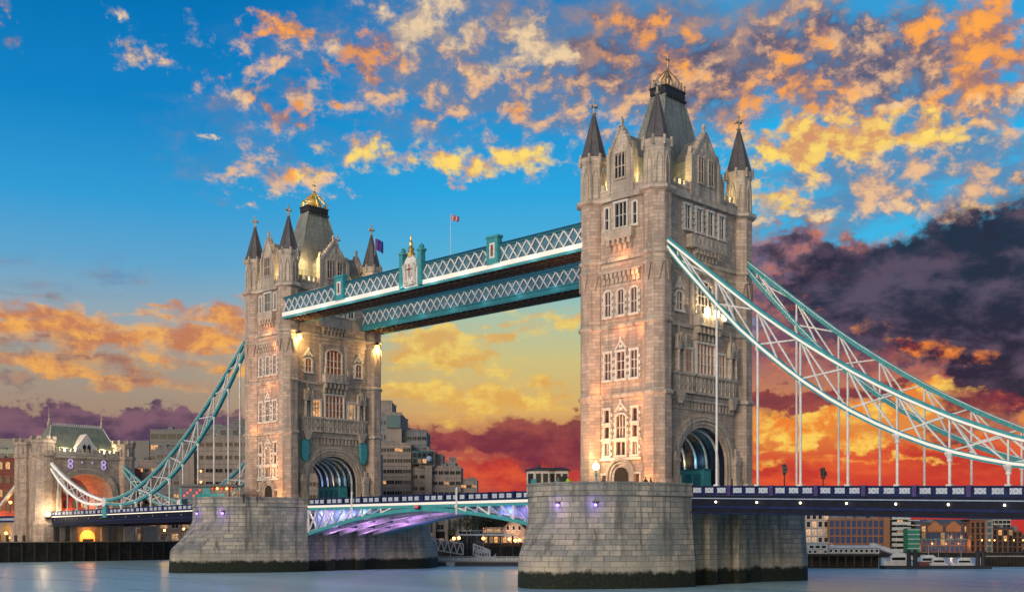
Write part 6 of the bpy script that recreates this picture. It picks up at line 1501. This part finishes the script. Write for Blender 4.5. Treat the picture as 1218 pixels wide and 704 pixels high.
# ------------------------------------------------------------------ far bank on the right
D = 340; k = D / 1369.08
FARZ = 1.3
def Zf(py): return zat(py, D) - 1.3
t, hw = place('apartment_house', 'pale apartment house with bright windows at the left end of the right bank', 'apartments', 958, 986, D, FARZ)
block(t, -hw, hw, 0, 10, 0, Zf(609), 'cream', 5, 4, 1.1, 1.6, 0.55, 'wpaint', 'glass', 'whitepane')
t, hw = place('brick_warehouse', 'long orange brick warehouse with blue windows and blue-grey roof', 'warehouse', 986, 1058, D - 2, FARZ)
block(t, -hw, hw, 0, 12, 0, Zf(618), 'obrick', 4, 11, 1.2, 1.9, 0.05, 'obrick', 'bluepane', 'hotpane', True)
for a, b in ((987, 1004), (1006, 1012), (1020, 1032), (1038, 1046)):
    q = MB(); q.box((a - 1022) * k, 2, Zf(618) + 0.5, (b - 1022) * k, 9, Zf(611)); q.build('roof_box', M['concreteb'], t)
q = MB(); q.box((1050 - 1022) * k, -0.7, 0, (1057.5 - 1022) * k, -0.001, Zf(615)); q.build('stair_tower', M['obrick'], t)
t, hw = place('balcony_flats', 'dark flats with stacked balconies and light strips beside the orange warehouse', 'apartments', 1058, 1083, D, FARZ)
block(t, -hw, hw, 0, 10, 0, Zf(611), 'concreteb', 7, 3, 1.6, 1.3, 0.18, 'darkclad', 'glass', 'hotpane', balcony='palewall')
t, hw = place('netted_building', 'narrow building wrapped in green netting with white bands', 'building', 1080, 1094, D - 6, FARZ)
block(t, -hw, hw, 0, 4, 0, Zf(628), 'green', 0, 0, 1, 1, parapet=False)
for i in range(7):
    q = MB(); z = 1.0 + i * 1.35; q.box(-hw - 0.1, -0.12, z, hw + 0.1, -0.001, z + 0.22); q.build('scaffold_band', M['palewall'], t)
t, hw = place('wharf_terrace', 'long brown brick wharf terrace with dark roofs, gables and lit ground floor', 'warehouse', 1090, 1158, D, FARZ)
block(t, -hw, hw, 0, 12, 0, Zf(625), 'brownbrick', 4, 12, 1.1, 1.7, 0.12, 'brownbrick', 'bluepane', 'hotpane')
q = MB(); q.ring([[(-hw, -0.3, Zf(625) + 0.5), (hw, -0.3, Zf(625) + 0.5), (hw, 12, Zf(625) + 0.5), (-hw, 12, Zf(625) + 0.5)], [(-hw, 4, Zf(617)), (hw, 4, Zf(617)), (hw, 8, Zf(617)), (-hw, 8, Zf(617))]]); q.build('roof', M['slate'], t)
for px in (1112, 1134):
    q = MB(); x = (px - 1124) * k; q.extrude([(x - 2.2, -0.4, Zf(632)), (x + 2.2, -0.4, Zf(632)), (x + 2.2, -0.4, Zf(626)), (x, -0.4, Zf(619)), (x - 2.2, -0.4, Zf(626))], (0, 3, 0)); q.build('gable', M['obrick'], t)
q = MB(); q.box(-hw, -1.6, 3.6, hw, -0.2, 3.9); q.build('awning', M['dteal'], t)
for i in range(8): lamp('street_light', t, (-hw + 1.4 + i * (2 * hw - 2.8) / 7, -2.4, 2.4), 260, (1.0, 0.45, 0.18), 0.3) if i % 2 == 0 else None
t, hw = place('brick_tower', 'tall narrow brown brick warehouse with rows of small windows', 'warehouse', 1154, 1172, D - 3, FARZ)
block(t, -hw, hw, 0, 10, 0, Zf(620), 'brownbrick', 5, 3, 1.0, 1.5, 0.1, 'obrick', 'glass', 'hotpane')
q = MB(); q.box(-hw - 0.3, -0.3, Zf(620) + 0.5, hw + 0.3, 10, Zf(617)); q.build('roof', M['slate'], t)
t, hw = place('stair_tower', 'narrow grey tower with dark glazed slots beside the brown brick warehouse', 'tower block', 1172, 1181, D - 2, FARZ)
block(t, -hw, hw, 0, 8, 0, Zf(612), 'concrete', 6, 1, 1.3, 1.3, 0.0, 'concrete', 'blueglass')
t, hw = place('gabled_warehouse', 'dark brown warehouse with black roof on the right bank', 'warehouse', 1180, 1205, D, FARZ)
block(t, -hw, hw, 0, 10, 0, Zf(630), 'brownbrick', 4, 4, 1.0, 1.6, 0.1, 'brownbrick', 'glass', 'hotpane'); q = MB(); q.ring([[(-hw, -0.4, Zf(630) + 0.5), (hw, -0.4, Zf(630) + 0.5), (hw, 10, Zf(630) + 0.5), (-hw, 10, Zf(630) + 0.5)], [(-hw, 3, Zf(626.5)), (hw * 0.7, 3, Zf(626.5)), (hw * 0.7, 7, Zf(626.5)), (-hw, 7, Zf(626.5))]]); q.build('roof', M['iron'], t)
t, hw = place('office_block', 'pale office block standing behind the dark gabled warehouse', 'office', 1178, 1202, D + 60, FARZ)
block(t, -hw, hw, 0, 12, 0, zat(613, D + 60) - 1.3, 'palewall', 8, 5, 1.3, 1.1, 0.05, 'palewall')
t, hw = place('brick_house', 'brown brick house stepping down at the right edge of the far bank', 'house', 1204, 1216, D + 4, FARZ)
block(t, -hw, hw, 0, 8, 0, Zf(633), 'brownbrick', 4, 2, 1.0, 1.5, 0.15, 'obrick', 'glass', 'hotpane')
t, hw = place('brick_house', 'lowest brick house cut by the right edge of the picture', 'house', 1214, 1240, D + 8, FARZ)
block(t, -hw, hw, 0, 8, 0, Zf(645), 'brownbrick', 3, 4, 1.0, 1.4, 0.15, 'brownbrick', 'bluepane', 'hotpane')
for i in range(6):
    x, y, _ = at((1168, 1177, 1183, 1196, 1206, 1217)[i], D - 12); t = thing('street_lamp', 'warm globe lamp in the row along the far right embankment', 'lamp', (x, y, 1.3), 0, 'lamps along the far right embankment')
    q = MB(); q.lathe([(0.1, 0), (0.07, 3.2)], 6); q.build('post', M['iron'], t); q = MB(); q.ball((0, 0, 3.5), 0.2, 8, 5); q.build('globe', M['obulb'], t)
    if i % 2 == 0: lamp('lamp_light', t, (0, 0, 4.2), 420, (1.0, 0.42, 0.15), 0.3)

# jetty, pavilion and boats in front of the far bank
t, hw = place('river_jetty', 'dark timber jetty on piles carrying the white pavilion', 'jetty', 960, 1048, 222, 0)
q = MB(); q.box(-hw, -1.5, 2.35, hw, 3.5, 2.75); q.build('deck', M['timber'], t)
q = MB(); q.box(-hw, 1.5, -0.5, hw, 2.2, 2.35); q.build('back_boarding', M['timber'], t)
for i in range(9):
    q = MB(); q.lathe([(0.16, -2), (0.16, 2.35)], 6, -hw + 0.6 + i * (2 * hw - 1.2) / 8, -1.2); q.build('pile', M['bark'], t)
t, hw = place('jetty_pavilion', 'long white pavilion with black windows standing on the jetty', 'pavilion', 985, 1046, 223.5, 2.75)
q = MB(); q.box(-hw, 0, 0, hw, 2.2, 1.15); q.build('wall', M['palewall'], t); q = MB(); q.ring([[(-hw - 0.2, -0.4, 1.15), (hw + 0.2, -0.4, 1.15), (hw + 0.2, 2.5, 1.15), (-hw - 0.2, 2.5, 1.15)], [(-hw + 0.4, 0.5, 1.65), (hw - 0.8, 0.5, 1.65), (hw - 0.8, 1.8, 1.65), (-hw + 0.4, 1.8, 1.65)]]); q.build('roof', M['wpaint'], t)
for i in range(10): put_window(t, -hw + 0.5 + i * (2 * hw - 1.0) / 9, -0.003, 0.32, 0.5, 0.5, 'glass', 'wpaint')
t, hw = place('ticket_office', 'small pale green-white ticket office at the left end of the jetty', 'kiosk', 960, 985, 223, 2.75)
q = MB(); q.box(-hw, 0, 0, hw, 2.2, 2.1); q.build('wall', M['palewall'], t); q = MB(); q.box(-hw - 0.2, -0.3, 2.1, hw + 0.2, 2.4, 2.3); q.build('roof', M['wpaint'], t)
for i in range(3): put_window(t, -1.2 + i * 1.2, -0.003, 1.1, 0.8, 0.5, 'glass', 'wpaint')
for i in range(4): put_window(t, -1.5 + i * 1.0, -0.003, 0.2, 0.5, 0.45, 'hotpane' if i == 2 else 'glass', 'wpaint')
t, hw = place('gangway_bridge', 'white covered gangway sloping down right from the pavilion', 'gangway', 1036, 1086, 225, 0)
q = MB(); q.bar((-hw, 0, 4.0), (hw, 0, 1.3), 1.8, 0.16); q.build('walkway', M['concrete'], t); q = MB()
for y in (-0.9, 0.9): q.bar((-hw, y, 4.9), (hw, y, 2.2), 0.08, 0.1); q.bar((-hw, y, 4.45), (hw, y, 1.75), 0.06, 0.55)
q.build('side_panel', M['wpaint'], t)
boat('white cruise boat moored under the sloping gangway', 1050, 1082, 221, 3.0, True, -1)
t, hw = place('landing_pontoon', 'dark low pontoon on the right carrying small moored boats', 'pontoon', 1050, 1176, 218, 0); q = MB(); q.box(-hw, -1.5, -0.4, hw, 1.5, 0.45); q.build('float', M['hull'], t)
q = MB(); q.box(-hw, -1.6, 0.45, hw, 1.6, 0.58); q.build('deck', M['timber'], t)
boat('small white motor boat on the right pontoon, left of two', 1105, 1130, 221, 2.2)
boat('small white motor boat on the right pontoon, right of two', 1131, 1158, 221.5, 2.1, True, -1)
boat('red-brown barge moored behind the white motor boats', 1090, 1122, 226, 2.6, True, 1, 'redbrick')
for px, lb in ((1081, 'black mooring pile left of the netted building, first of the pair'), (1088.5, 'black mooring pile left of the netted building, second of the pair'), (1163, 'black mooring pile at the right end of the pontoon, left'), (1169.5, 'black mooring pile at the right end of the pontoon, right')):
    t, hw = place('mooring_pile', lb, 'pile', px - 2, px + 2, 217, 0); q = MB(); q.lathe([(0.42, -2), (0.42, 3.3), (0.46, 3.32), (0.08, 3.7)], 10); q.build('shaft', M['iron'], t)
t, hw = place('quay_wall', 'dark river wall with pale rail at the right edge', 'wall', 1170, 1300, 232, 0); q = MB(); q.box(-hw, 0, -2, hw, 1.2, 2.0); q.build('wall', M['quay'], t)
q = MB(); q.box(-hw, -0.1, 2.0, hw, 1.3, 2.25); q.build('coping', M['concrete'], t); q = MB()
for i in range(34): q.box(-hw + i * 0.66, -0.2, -0.5, -hw + i * 0.66 + 0.16, -0.001, 1.9)
q.build('fender_timbers', M['timber'], t)
